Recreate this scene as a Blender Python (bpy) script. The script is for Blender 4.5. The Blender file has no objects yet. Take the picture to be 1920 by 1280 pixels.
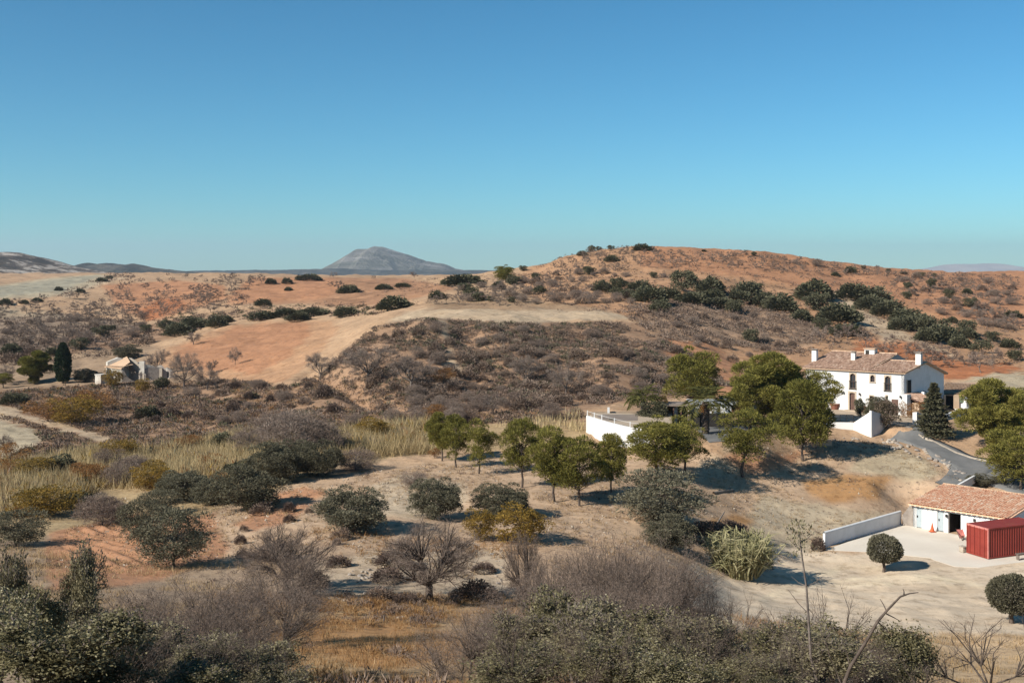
import bpy, math, random
import numpy as np
R = math.radians
# ---------------------------------------------------------------- camera, sky, sun, exposure
sc = bpy.context.scene
COL = sc.collection
F, CX, HY = 2133.0, 960.0, 510.0            # focal length in photo pixels, centre column, horizon row
cam_d = bpy.data.cameras.new('camera'); cam = bpy.data.objects.new('camera', cam_d); COL.objects.link(cam)
cam.location = (0, 0, 0); cam.rotation_euler = (R(90), 0, 0)
cam_d.sensor_width = 36.0; cam_d.lens = 36.0*F/1920.0
cam_d.shift_y = -(640-HY)/1920.0
cam_d.clip_start = 0.5; cam_d.clip_end = 60000
sc.camera = cam
SUN_EL = R(33); TO_SUN = (-0.84, -0.54)
w = bpy.data.worlds.new('World'); sc.world = w; w.use_nodes = True
nt = w.node_tree; bg = nt.nodes['Background']
sky = nt.nodes.new('ShaderNodeTexSky'); sky.sky_type = 'NISHITA'; sky.sun_disc = False
sky.sun_elevation = SUN_EL; sky.sun_rotation = math.atan2(TO_SUN[0], TO_SUN[1])
sky.altitude = 900; sky.air_density = 1.0; sky.dust_density = 0.1; sky.ozone_density = 2.0
sep = nt.nodes.new('ShaderNodeSeparateColor'); com = nt.nodes.new('ShaderNodeCombineColor')
nt.links.new(sky.outputs[0], sep.inputs[0])
for i_, (t_, g_, k_) in enumerate(((.078, 1.42, 5.5), (.097, 1.17, 7.1), (.110, 1.2, 7.2))):     # a deeper, clearer blue than the sky model's own
    m1 = nt.nodes.new('ShaderNodeMath'); m1.operation = 'MULTIPLY'; m1.inputs[1].default_value = t_
    m2 = nt.nodes.new('ShaderNodeMath'); m2.operation = 'POWER'; m2.inputs[1].default_value = g_
    m3 = nt.nodes.new('ShaderNodeMath'); m3.operation = 'MULTIPLY'; m3.inputs[1].default_value = k_
    nt.links.new(sep.outputs[i_], m1.inputs[0]); nt.links.new(m1.outputs[0], m2.inputs[0]); nt.links.new(m2.outputs[0], m3.inputs[0]); nt.links.new(m3.outputs[0], com.inputs[i_])
nt.links.new(com.outputs[0], bg.inputs[0])
bg.inputs[1].default_value = 0.10
sun_d = bpy.data.lights.new('sun', 'SUN'); sun_d.energy = 5.0; sun_d.angle = R(0.55); sun_d.color = (1.0, 0.945, 0.86)
sun = bpy.data.objects.new('sun', sun_d); COL.objects.link(sun)
import mathutils
tv = mathutils.Vector((TO_SUN[0], TO_SUN[1], math.hypot(*TO_SUN)*math.tan(SUN_EL)))
sun.rotation_euler = tv.to_track_quat('Z', 'Y').to_euler(); sun.location = (-60, -40, 60)
sc.view_settings.view_transform = 'Standard'; sc.view_settings.look = 'None'
sc.view_settings.exposure = 0.60; sc.view_settings.gamma = 1.0; sc.view_settings.use_curve_mapping = False
sc.cycles.max_bounces = 5; sc.cycles.diffuse_bounces = 3; sc.cycles.transparent_max_bounces = 8
sc.cycles.volume_bounces = 0

# ---------------------------------------------------------------- materials
def ramp(nt, stops, interp='LINEAR'):
    r = nt.nodes.new('ShaderNodeValToRGB'); cr = r.color_ramp; cr.interpolation = interp
    while len(cr.elements) < len(stops): cr.elements.new(0.5)
    for e, (p, c) in zip(cr.elements, stops): e.position = p; e.color = (*c, 1)
    return r
def newmat(name, rough=0.9, spec=0.2):
    m = bpy.data.materials.new(name); m.use_nodes = True
    b = m.node_tree.nodes['Principled BSDF']; b.inputs['Roughness'].default_value = rough
    b.inputs['Specular IOR Level'].default_value = spec
    return m, m.node_tree, b
def mixrgb(nt, a, b, fac, mode='MIX'):
    n = nt.nodes.new('ShaderNodeMix'); n.data_type = 'RGBA'; n.blend_type = mode
    for s, i in ((fac, 0), (a, 6), (b, 7)):
        if hasattr(s, 'is_linked'): nt.links.new(s, n.inputs[i])
        elif isinstance(s, tuple): n.inputs[i].default_value = (*s, 1)
        else: n.inputs[i].default_value = s
    return n.outputs[2]
def noise(nt, scale, detail=4, rough=0.6, coord=None, stretch=None):
    n = nt.nodes.new('ShaderNodeTexNoise'); n.inputs['Scale'].default_value = scale
    n.inputs['Detail'].default_value = detail; n.inputs['Roughness'].default_value = rough
    if coord is None:
        g = nt.nodes.new('ShaderNodeNewGeometry'); coord = g.outputs['Position']
    if stretch:
        mp = nt.nodes.new('ShaderNodeMapping'); mp.inputs['Scale'].default_value = stretch
        nt.links.new(coord, mp.inputs[0]); coord = mp.outputs[0]
    nt.links.new(coord, n.inputs['Vector']); return n.outputs['Fac']
def bump(nt, b, h, strength, dist):
    n = nt.nodes.new('ShaderNodeBump'); n.inputs['Strength'].default_value = strength
    n.inputs['Distance'].default_value = dist; nt.links.new(h, n.inputs['Height'])
    nt.links.new(n.outputs[0], b.inputs['Normal'])
def rough_mat(name, c1, c2, scale=2.0, rough=0.85, bs=0.4, bd=0.02, c3=None, spec=0.2):
    """a surface of two noisy tones, with stains of a third"""
    c1, c2, c3 = (tuple(v*.86 for v in c) if c else c for c in (c1, c2, c3))
    m, nt, b = newmat(name, rough, spec)
    r = ramp(nt, [(0.3, c1), (0.7, c2)]); n = noise(nt, scale, 6); nt.links.new(n, r.inputs[0]); col = r.outputs[0]
    if c3:
        r2 = ramp(nt, [(0.52, (0, 0, 0)), (0.72, (1, 1, 1))]); nt.links.new(noise(nt, scale*0.35, 5, 0.7), r2.inputs[0])
        col = mixrgb(nt, col, c3, r2.outputs[0])
    nt.links.new(col, b.inputs['Base Color']); bump(nt, b, noise(nt, scale*6, 4), bs, bd)
    return m
def leaf_mat(name, cols, trans=0.25, clump=1.2, rough=0.8, spec=0.06):
    """every leaf its own tone, clumps of leaves and whole plants vary too"""
    m, nt, b = newmat(name, rough, spec)
    g = nt.nodes.new('ShaderNodeNewGeometry'); oi = nt.nodes.new('ShaderNodeObjectInfo')
    n = noise(nt, clump, 3, 0.6)
    a = nt.nodes.new('ShaderNodeMath'); a.operation = 'MULTIPLY_ADD'; a.inputs[1].default_value = 0.45
    nt.links.new(g.outputs['Random Per Island'], a.inputs[0])
    s = nt.nodes.new('ShaderNodeMath'); s.operation = 'MULTIPLY_ADD'; s.inputs[1].default_value = 0.75; s.inputs[2].default_value = -0.15
    nt.links.new(n, s.inputs[0])
    nt.links.new(s.outputs[0], a.inputs[2])
    s2 = nt.nodes.new('ShaderNodeMath'); s2.operation = 'MULTIPLY_ADD'; s2.inputs[1].default_value = 0.22
    nt.links.new(oi.outputs['Random'], s2.inputs[0]); nt.links.new(a.outputs[0], s2.inputs[2])
    k = len(cols); r = ramp(nt, [(i/(k-1), c) for i, c in enumerate(cols)])
    nt.links.new(s2.outputs[0], r.inputs[0]); nt.links.new(r.outputs[0], b.inputs['Base Color'])
    if trans > 0:
        t = nt.nodes.new('ShaderNodeBsdfTranslucent'); nt.links.new(r.outputs[0], t.inputs[0])
        mx = nt.nodes.new('ShaderNodeMixShader'); mx.inputs[0].default_value = trans
        nt.links.new(b.outputs[0], mx.inputs[1]); nt.links.new(t.outputs[0], mx.inputs[2])
        nt.links.new(mx.outputs[0], nt.nodes['Material Output'].inputs[0])
    return m
M = {}
M['pine'] = leaf_mat('pine_needles', [(.044, .044, .013), (.108, .102, .025), (.205, .182, .044), (.34, .29, .080)], 0.25, 0.7)
M['olive'] = leaf_mat('olive_leaves', [(.046, .042, .026), (.092, .083, .052), (.142, .130, .084), (.22, .205, .145)], 0.2, 1.0)
M['oak'] = leaf_mat('holm_oak_leaves', [(.038, .037, .021), (.070, .067, .037), (.110, .104, .062), (.16, .15, .095)], 0.15, 0.5)
M['cypress'] = leaf_mat('cypress_leaves', [(.014, .024, .012), (.028, .042, .020), (.045, .060, .030)], 0.1, 1.0)
M['grey'] = leaf_mat('grey_twigs', [(.090, .062, .050), (.155, .112, .088), (.235, .178, .140), (.33, .265, .215)], 0.1, 1.2)
M['yellow'] = leaf_mat('yellow_leaves', [(.07, .055, .02), (.16, .11, .028), (.28, .175, .04), (.42, .28, .07)], 0.35, 1.0)
M['rust'] = leaf_mat('rusty_leaves', [(.14, .065, .03), (.24, .12, .045), (.36, .19, .07)], 0.3, 1.0)
M['mound'] = leaf_mat('heath_twigs', [(.050, .034, .028), (.085, .060, .048), (.130, .092, .074), (.19, .14, .11)], 0.05, 0.35)
M['heath'] = leaf_mat('purple_scrub_twigs', [(.066, .044, .034), (.120, .082, .062), (.188, .136, .103), (.30, .23, .175)], 0.05, 0.12)
M['straw'] = leaf_mat('straw_stalks', [(.18, .115, .055), (.29, .19, .095), (.40, .28, .15), (.50, .38, .22)], 0.3, 0.25)
M['orange_grass'] = leaf_mat('orange_dry_grass', [(.15, .075, .032), (.27, .145, .060), (.38, .225, .10), (.46, .33, .18)], 0.3, 0.35)
M['reed'] = leaf_mat('reed_leaves', [(.22, .165, .080), (.36, .27, .140), (.50, .39, .21), (.60, .50, .31)], 0.3, 0.12)
M['greenreed'] = leaf_mat('green_reed_leaves', [(.12, .115, .055), (.22, .21, .10), (.34, .31, .165), (.45, .39, .24)], 0.3, 0.8)
M['nearleaf'] = leaf_mat('scrub_oak_leaves', [(.028, .025, .012), (.070, .061, .030), (.140, .122, .060), (.27, .24, .140), (.48, .44, .29)], 0.2, 2.0, 0.7, 0.08)
M['nearleaf2'] = leaf_mat('pale_almond_leaves', [(.036, .030, .017), (.085, .072, .038), (.155, .133, .074), (.27, .235, .14), (.46, .41, .28)], 0.25, 1.5, 0.7, 0.08)
M['palm'] = leaf_mat('palm_fronds', [(.045, .046, .014), (.095, .090, .028), (.17, .155, .055)], 0.2, 1.0)
M['deadpalm'] = leaf_mat('dead_palm_fronds', [(.30, .13, .04), (.42, .20, .07)], 0.2, 1.0)
M['pink'] = leaf_mat('oleander_flowers', [(.030, .034, .018), (.060, .060, .030), (.13, .10, .065), (.45, .32, .28)], 0.2, 3.0)
M['bark'] = rough_mat('bark', (.060, .045, .036), (.155, .120, .095), 6, 0.95, 0.6, 0.03)
M['greybark'] = rough_mat('grey_bark', (.12, .095, .080), (.23, .190, .160), 6, 0.95, 0.6, 0.03)
M['palebark'] = rough_mat('pale_bark', (.22, .17, .13), (.36, .30, .24), 6, 0.95, 0.6, 0.03)
M['white'] = rough_mat('white_lime_render', (.70, .69, .66), (.80, .79, .76), 0.8, 0.85, 0.3, 0.01, (.60, .58, .53))
M['palewall'] = rough_mat('pale_block_wall', (.70, .70, .69), (.80, .80, .79), 1.2, 0.85, 0.3, 0.01, (.62, .62, .60))
M['weathered'] = rough_mat('weathered_lime_render', (.50, .44, .36), (.72, .68, .60), 1.1, 0.9, 0.5, 0.03, (.34, .27, .21))
M['tan'] = rough_mat('tan_render', (.46, .33, .22), (.56, .42, .29), 2, 0.85)
M['frame'] = rough_mat('stone_surround', (.45, .36, .26), (.55, .45, .34), 4, 0.85)
M['door'] = rough_mat('brown_wood', (.10, .055, .040), (.17, .10, .075), 6, 0.6)
M['shutter'] = rough_mat('green_shutter_paint', (.12, .16, .10), (.18, .22, .14), 6, 0.6)
M['bluedoor'] = rough_mat('grey_blue_door_paint', (.36, .42, .44), (.44, .50, .51), 3, 0.6)
M['iron'] = rough_mat('dark_iron', (.02, .02, .02), (.05, .045, .04), 6, 0.5)
M['dark'] = rough_mat('dark_parts_painted_shade', (.02, .018, .016), (.05, .045, .04), 3, 0.95)  # near black, for dark parts and for shade painted into openings
M['asphalt'] = rough_mat('worn_asphalt', (.135, .135, .13), (.20, .195, .185), 0.6, 0.95, 0.5, 0.02, (.26, .24, .21))
M['concrete'] = rough_mat('pale_concrete', (.68, .60, .49), (.78, .70, .58), 0.25, 0.9, 0.3, 0.01, (.60, .52, .42))
M['terrace'] = rough_mat('terrace_paving', (.42, .33, .235), (.50, .40, .29), 0.8, 0.9, 0.3, 0.01, (.38, .28, .19))
M['brownterrace'] = rough_mat('brown_terrace_paving', (.22, .175, .14), (.30, .245, .20), 0.6, 0.9)
M['redmetal'] = rough_mat('red_container_paint', (.22, .030, .020), (.29, .044, .028), 0.7, 0.6, 0.15, 0.01, (.34, .10, .05), 0.35)
M['pinkedge'] = rough_mat('faded_red_edge', (.50, .16, .13), (.60, .26, .22), 2, 0.6)
M['stone'] = rough_mat('pale_rock', (.34, .28, .22), (.52, .45, .36), 2.5, 0.95, 0.8, 0.05)
M['greystone'] = rough_mat('rubble_stone', (.24, .20, .17), (.38, .33, .28), 1.6, 0.95, 0.8, 0.05)
M['cone'] = rough_mat('orange_cone', (.55, .10, .03), (.62, .14, .05), 4, 0.6)
M['pot'] = rough_mat('terracotta_pot', (.20, .085, .06), (.28, .12, .08), 4, 0.8)
M['slab'] = rough_mat('grey_roof_slab', (.30, .31, .31), (.38, .39, .39), 1, 0.9)
M['glass'] = rough_mat('dark_window_glass', (.03, .035, .04), (.06, .065, .07), 2, 0.15, 0.0, 0.001, None, 0.6)
def tile_mat(name, cols):
    m, nt, b = newmat(name, 0.85)
    g = nt.nodes.new('ShaderNodeNewGeometry'); r = ramp(nt, [(i/(len(cols)-1), c) for i, c in enumerate(cols)])
    a = nt.nodes.new('ShaderNodeMath'); a.operation = 'MULTIPLY_ADD'; a.inputs[1].default_value = 0.7
    nt.links.new(g.outputs['Random Per Island'], a.inputs[0])
    s = nt.nodes.new('ShaderNodeMath'); s.operation = 'MULTIPLY_ADD'; s.inputs[1].default_value = .8; s.inputs[2].default_value = -.25
    nt.links.new(noise(nt, 0.6, 4), s.inputs[0]); nt.links.new(s.outputs[0], a.inputs[2])
    nt.links.new(a.outputs[0], r.inputs[0]); nt.links.new(r.outputs[0], b.inputs['Base Color'])
    return m
M['tiles'] = tile_mat('old_clay_tiles', [(.22, .14, .10), (.36, .225, .155), (.48, .31, .22), (.58, .44, .33)])
M['redtiles'] = tile_mat('red_clay_tiles', [(.50, .25, .15), (.66, .35, .215), (.72, .46, .30), (.76, .61, .46)])
M['tantiles'] = tile_mat('tan_clay_tiles', [(.36, .24, .15), (.46, .31, .20), (.54, .39, .27)])

# ---------------------------------------------------------------- mesh and object helpers
def mk(name, V, Fc, mats, parent=None, midx=None, smooth=False, loc=None, link=True):
    """V world coordinates; the mesh is stored relative to its parent's or its own base"""
    V = np.asarray(V, dtype=np.float32).reshape(-1, 3)
    base = np.array(parent.location if parent is not None else (loc if loc is not None else (0, 0, 0)), dtype=np.float32)
    if parent is not None and parent.parent is not None: base = base + np.array(parent.parent.location, dtype=np.float32)
    V = V - base
    me = bpy.data.meshes.new(name)
    if isinstance(Fc, np.ndarray):
        n, k = Fc.shape
        me.vertices.add(len(V)); me.vertices.foreach_set('co', V.ravel())
        me.loops.add(n*k); me.loops.foreach_set('vertex_index', Fc.astype(np.int32).ravel())
        me.polygons.add(n); me.polygons.foreach_set('loop_start', np.arange(0, n*k, k, dtype=np.int32))
        me.update(calc_edges=True)
    else:
        me.from_pydata(V.tolist(), [], Fc)
    for m in (mats if isinstance(mats, list) else [mats]): me.materials.append(m)
    if midx is not None: me.polygons.foreach_set('material_index', np.asarray(midx, dtype=np.int32))
    if smooth: me.polygons.foreach_set('use_smooth', np.ones(len(me.polygons), dtype=bool))
    if not link: return me
    o = bpy.data.objects.new(name, me); COL.objects.link(o)
    if parent is not None: o.parent = parent
    elif loc is not None: o.location = loc
    return o
def tag(o, label=None, cat=None, group=None, kind=None):
    if label: o['label'] = label
    if cat: o['category'] = cat
    if group: o['group'] = group
    if kind: o['kind'] = kind
    return o
def empty(name, loc, label, cat, group=None):
    o = bpy.data.objects.new(name, None); COL.objects.link(o); o.location = loc; o.empty_display_size = 0.3
    return tag(o, label, cat, group)
def join(parts):
    """[(V, F list)] -> V, F"""
    Vs, Fs, n = [], [], 0
    for V, Fc in parts:
        V = np.asarray(V, dtype=float).reshape(-1, 3); Vs.append(V); Fs += [[i+n for i in f] for f in Fc]; n += len(V)
    return np.concatenate(Vs), Fs
BOXF = [[0, 3, 2, 1], [4, 5, 6, 7], [0, 1, 5, 4], [1, 2, 6, 5], [2, 3, 7, 6], [3, 0, 4, 7]]
def obox(o, a, b, c, x0, x1, y0, y1, z0, z1):
    """box in the frame o + x a + y b + z c"""
    o, a, b, c = (np.array(t, dtype=float) for t in (o, a, b, c))
    V = [o+a*x+b*y+c*z for z in (z0, z1) for x, y in ((x0, y0), (x1, y0), (x1, y1), (x0, y1))]
    return V, [list(f) for f in BOXF]
UP = np.array((0, 0, 1.0))
def prism(poly, z0, z1):
    """vertical prism over a world polygon; z0/z1 a number or one per corner"""
    n = len(poly); z0 = [z0]*n if np.isscalar(z0) else z0; z1 = [z1]*n if np.isscalar(z1) else z1
    V = [(p[0], p[1], z) for p, z in zip(poly, z0)] + [(p[0], p[1], z) for p, z in zip(poly, z1)]
    return V, [list(range(n))[::-1], list(range(n, 2*n))] + [[i, (i+1) % n, n+(i+1) % n, n+i] for i in range(n)]
def tubes(segs, n=3):
    """segs: (p0, p1, r0, r1) rows -> vertices, quads"""
    S = np.array([(*a, *b, c, d) for a, b, c, d in segs], dtype=float)
    P0, P1, r0, r1 = S[:, 0:3], S[:, 3:6], S[:, 6], S[:, 7]
    D = P1-P0; D /= np.maximum(np.linalg.norm(D, axis=1, keepdims=True), 1e-9)
    ref = np.where(np.abs(D[:, 2:3]) > 0.9, np.array([[1., 0, 0]]), np.array([[0, 0, 1.]]))
    A = np.cross(D, ref); A /= np.linalg.norm(A, axis=1, keepdims=True); B = np.cross(D, A)
    ang = np.arange(n)*2*math.pi/n
    ring = np.cos(ang)[None, :, None]*A[:, None, :]+np.sin(ang)[None, :, None]*B[:, None, :]
    V = np.concatenate([P0[:, None, :]+ring*r0[:, None, None], P1[:, None, :]+ring*r1[:, None, None]], axis=1).reshape(-1, 3)
    base = (np.arange(len(S))*2*n)[:, None, None]; i = np.arange(n); j = (i+1) % n
    q = np.stack([i, j, j+n, i+n], axis=1)[None]
    return V, (base+q).reshape(-1, 4)

# ---------------------------------------------------------------- terrain: heights measured column by column
# (photo column: [(row seen, distance)...]); a row and a distance give a height: z = (HY-row)*distance/F
NEAR = [(1.0, -1.9), (4, -2.7), (10, -4.4)]
CT = {
 -300: [(1310,20),(1280,30),(1200,40),(1100,62),(1000,88),(900,118),(850,140),(800,165),(770,185),(730,218),(700,245),(650,300),(600,380),(560,480),(535,650),(522,900),(512,1100),(520,1500)],
 0: [(1310,20),(1280,30),(1200,42),(1100,62),(1000,88),(900,118),(850,140),(800,165),(770,185),(730,218),(700,245),(650,300),(600,380),(560,480),(537,650),(520,900),(512,1150),(518,1500)],
 200: [(1310,20),(1280,30),(1200,42),(1100,62),(1000,88),(900,118),(850,140),(800,165),(770,185),(730,218),(700,245),(650,300),(600,380),(560,480),(530,650),(514,900),(513,1100),(519,1500)],
 400: [(1315,20),(1280,32),(1200,44),(1120,60),(1000,85),(900,112),(860,130),(820,150),(780,170),(740,200),(715,222),(650,270),(605,330),(560,430),(530,560),(513,860),(520,1100),(530,1500)],
 600: [(1318,20),(1280,33),(1200,45),(1125,60),(1050,72),(1000,82),(950,93),(900,106),(865,117),(835,128),(800,145),(775,160),(740,176),(700,196),(650,238),(610,285),(590,318),(560,390),(540,480),(522,640),(518,760),(528,1000)],
 720: [(1320,20),(1280,34),(1200,46),(1125,61),(1050,73),(1000,82),(950,93),(900,106),(865,117),(835,128),(800,143),(775,157),(740,170),(700,182),(650,198),(610,220),(588,270),(560,350),(540,440),(522,560),(519,680),(530,900)],
 850: [(1320,20),(1280,35),(1200,47),(1125,63),(1050,75),(1000,84),(950,95),(900,107),(865,117),(830,130),(800,142),(770,156),(740,167),(700,180),(650,194),(598,213),(580,245),(560,290),(540,350),(524,450),(516,560),(524,750)],
 1000: [(1320,20),(1280,37),(1200,49),(1125,64),(1050,76),(1000,85),(940,97),(900,106),(860,118),(820,130),(790,140),(770,152),(740,166),(700,181),(650,197),(603,216),(580,245),(560,290),(540,340),(520,390),(503,430),(512,560)],
 1100: [(1320,20),(1280,38),(1200,50),(1100,68),(1050,77),(1000,86),(940,98),(900,107),(860,119),(815,131),(775,150),(740,166),(700,181),(650,198),(603,218),(580,245),(560,280),(530,330),(500,380),(472,425),(500,560)],
 1200: [(1320,20),(1280,40),(1200,52),(1100,68),(1050,77),(1000,88),(950,98),(900,108),(860,118),(838,123),(800,134),(770,150),(740,165),(700,181),(650,200),(600,226),(560,270),(530,320),(500,370),(463,430),(490,560)],
 1400: [(1320,20),(1280,44),(1200,60),(1150,72),(1100,84),(1060,92),(1000,102),(950,110),(900,118),(850,127),(820,134),(780,148),(740,166),(700,190),(650,225),(600,265),(550,320),(500,380),(472,430),(495,560)],
 1600: [(1325,20),(1280,50),(1200,66),(1150,78),(1100,88),(1050,98),(1000,107),(950,114),(900,121),(850,129),(820,136),(790,146),(765,158),(742,174),(700,202),(650,240),(600,285),(550,340),(520,390),(494,450),(510,600)],
 1700: [(1325,20),(1280,52),(1200,68),(1150,79),(1100,88),(1050,97.5),(1000,107),(950,114),(900,121),(850,129),(820,136),(790,146),(765,158),(742,174),(700,203),(650,244),(600,292),(550,350),(525,400),(505,460),(518,600)],
 1800: [(1330,20),(1280,54),(1200,70),(1150,80),(1100,89),(1050,97.5),(1000,107),(950,115),(900,121),(860,128),(820,138),(780,150),(742,170),(700,202),(650,250),(600,300),(560,350),(530,410),(511,470),(520,600)],
 1920: [(1330,20),(1280,54),(1200,70),(1150,80),(1100,89),(1050,97.5),(1000,107),(950,113),(900,120),(860,128),(820,138),(780,150),(740,168),(697,200),(690,215),(650,265),(600,320),(560,370),(530,430),(510,490),(520,600)],
 2250: [(1330,20),(1280,54),(1200,70),(1150,80),(1100,89),(1050,97.5),(1000,107),(950,113),(900,120),(860,128),(820,138),(780,150),(740,168),(697,200),(650,265),(600,320),(560,370),(530,430),(510,490),(520,600)],
}
def pchip(x, y, xi):
    h = np.diff(x); d = np.diff(y)/h; m = np.zeros(len(x))
    for i in range(1, len(x)-1):
        if d[i-1]*d[i] > 0:
            w1, w2 = 2*h[i]+h[i-1], h[i]+2*h[i-1]; m[i] = (w1+w2)/(w1/d[i-1]+w2/d[i])
    m[0], m[-1] = d[0], d[-1]
    k = np.clip(np.searchsorted(x, xi)-1, 0, len(h)-1); t = np.clip((xi-x[k])/h[k], 0, 1)
    return (2*t**3-3*t**2+1)*y[k]+(t**3-2*t**2+t)*h[k]*m[k]+(-2*t**3+3*t**2)*y[k+1]+(t**3-t**2)*h[k]*m[k+1]
LY0, LY1, NLY = math.log(1.0), math.log(30000.0), 420
lys = np.linspace(LY0, LY1, NLY)
cxs = np.array(sorted(CT)); rowsT = []
for c in cxs:
    p = [(math.log(Y), z) for Y, z in NEAR]+[(math.log(Y), (HY-y)*Y/F) for y, Y in CT[c]]
    Yl = math.exp(p[-1][0]); zl = p[-1][1]
    p += [(math.log(Yl*1.6), zl-14), (math.log(5000), -60), (math.log(30000), -200)]
    p = np.array(p); rowsT.append(pchip(p[:, 0], p[:, 1], lys))
rowsT = np.array(rowsT)
NU = 260; uxs = np.linspace(cxs[0], cxs[-1], NU); TAB = np.zeros((NU, NLY))
for j in range(NLY): TAB[:, j] = pchip(cxs.astype(float), rowsT[:, j], uxs)
for _ in range(3): TAB[1:-1] = .25*TAB[:-2]+.5*TAB[1:-1]+.25*TAB[2:]
def vnoise(x, y, seed=0):
    xi = np.floor(x).astype(np.int64); yi = np.floor(y).astype(np.int64); fx = x-xi; fy = y-yi
    fx = fx*fx*(3-2*fx); fy = fy*fy*(3-2*fy)
    def h(a, b):
        n = (a*374761393+b*668265263+seed*974634777) & 0x7fffffff
        n = ((n ^ (n >> 13))*1274126177) & 0x7fffffff
        return ((n ^ (n >> 16)) & 0xffff)/65535.0
    return (h(xi, yi)*(1-fx)+h(xi+1, yi)*fx)*(1-fy)+(h(xi, yi+1)*(1-fx)+h(xi+1, yi+1)*fx)*fy
def fbm(x, y, octv=4, seed=0):
    s = 0; a = 0.5; t = 0
    for k in range(octv):
        s = s+a*vnoise(x*2**k, y*2**k, seed+k*7); t += a; a *= 0.5
    return s/t
def inpoly(px, py, poly):
    c = np.zeros(px.shape, dtype=bool); n = len(poly)
    for i in range(n):
        x0, y0 = poly[i]; x1, y1 = poly[(i+1) % n]
        if y0 == y1: continue
        c ^= ((py < y0) != (py < y1)) & (px < (x1-x0)*(py-y0)/(y1-y0)+x0)
    return c
def polydist(x, y, poly):
    """signed distance outside a polygon (0 inside)"""
    d = np.full(x.shape, 1e9); n = len(poly)
    for i in range(n):
        x0, y0 = poly[i]; x1, y1 = poly[(i+1) % n]; dx, dy = x1-x0, y1-y0
        t = np.clip(((x-x0)*dx+(y-y0)*dy)/(dx*dx+dy*dy+1e-9), 0, 1)
        d = np.minimum(d, np.hypot(x-x0-t*dx, y-y0-t*dy))
    d[inpoly(x, y, poly)] = 0
    return d
def PZ(x, y, z):
    Y = -z*F/(y-HY); return ((x-CX)/F*Y, Y)
def P(x, y, Y): return np.array(((x-CX)/F*Y, Y, (HY-y)*Y/F))
ZY, ZP, ZH, ZD = -24.6, -16.95, -18.84, -18.6
PADS = [  # level ground made for the yard, pool terrace, house, forecourt
 ([PZ(x, y, ZY) for x, y in ((1535,1040),(1690,978),(1712,965))]+[(41.5,118),(48,113),(62,104),(60,92),(44,93.5),(37,95),(34.5,98)], ZY, 4.5),
 ([PZ(x, y, ZD) for x, y in ((1245,806),(1330,832),(1395,826),(1425,796),(1400,770),(1250,768))], ZD, 6.0),
 ([PZ(x, y, ZH) for x, y in ((1535,776),(1560,790),(1600,793),(1625,793),(1700,802),(1722,802),(1800,786),(1840,765),(1838,742),(1538,742))], ZH, 2.0),
]
FURROW = [(120,1000),(240,970),(300,985),(300,1040),(230,1075),(120,1060)]
def H0(X, Y):
    X = np.asarray(X, dtype=float); Y = np.asarray(Y, dtype=float)
    Ye = np.maximum(Y, 12.0); px = np.clip(CX+F*X/Ye, uxs[0], uxs[-1]-1e-6)
    a = (px-uxs[0])/(uxs[1]-uxs[0]); i = np.clip(a.astype(int), 0, NU-2); a = a-i
    b = (np.log(np.maximum(Y, 1.0))-LY0)/(lys[1]-lys[0]); j = np.clip(b.astype(int), 0, NLY-2); b = np.clip(b-j, 0, 1)
    return (TAB[i, j]*(1-b)+TAB[i, j+1]*b)*(1-a)+(TAB[i+1, j]*(1-b)+TAB[i+1, j+1]*b)*a
def H(X, Y):
    X = np.atleast_1d(np.asarray(X, dtype=float)); Y = np.atleast_1d(np.asarray(Y, dtype=float))
    z = H0(X, Y)
    amp = np.clip(Y/140.0, 0.15, 2.2)
    nz = (fbm(X/9.0, Y/9.0, 4, 3)-0.5)*1.1*amp + (fbm(X/38.0, Y/38.0, 3, 11)-0.5)*2.2*np.clip(Y/300.0-0.25, 0, 1.6) + (fbm(X/1.7, Y/1.7, 2, 5)-0.5)*0.22
    gully = np.abs(fbm(X/16.0, Y/60.0, 3, 21)-0.5)*2          # rills running down the steep scrub slope
    face = np.clip((Y-158)/15, 0, 1)*np.clip((225-Y)/15, 0, 1)*np.clip((X+45)/12, 0, 1)*np.clip((60-X)/15, 0, 1)
    z = z+nz-face*(0.35-gully)*3.6
    tg = np.clip((X+34)/17.0, 0, 1); dg = np.abs((Y-200)+tg*40)/2.2; z = z-2.4*np.exp(-(((X+34-17*np.clip((200-Y)/40, 0, 1))/2.3)**2))*np.clip((206-Y)/8, 0, 1)*np.clip((Y-154)/8, 0, 1)
    for poly, zp, fall in PADS:
        x0 = min(p[0] for p in poly)-fall; x1 = max(p[0] for p in poly)+fall; y0 = min(p[1] for p in poly)-fall; y1 = max(p[1] for p in poly)+fall
        k = (X > x0) & (X < x1) & (Y > y0) & (Y < y1)
        if k.any():
            d = polydist(X[k], Y[k], poly); t = np.clip(1-d/fall, 0, 1); t = t*t*(3-2*t); z[k] = z[k]*(1-t)+zp*t
    return z
YS = np.concatenate([np.arange(12, 260, 0.4), np.geomspace(260, 1500, 500)])
def G(x, y, Ymin=12):
    """where the line of sight through photo pixel (x, y) meets the ground"""
    u = (x-CX)/F; s = (HY-y)/F
    d = H(u*YS, YS)-s*YS
    k = np.where((d >= 0) & (YS > Ymin))[0]
    if len(k) == 0: Y = 450.0
    else:
        k = k[0]
        if k == 0: Y = YS[0]
        else: Y = YS[k-1]+(YS[k]-YS[k-1])*(-d[k-1])/(d[k]-d[k-1]+1e-9)
    return np.array((u*Y, Y, float(H(u*Y, Y)[0])))
def at(x, Y):
    X = (x-CX)/F*Y; return np.array((X, Y, float(H(X, Y)[0])))

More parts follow.
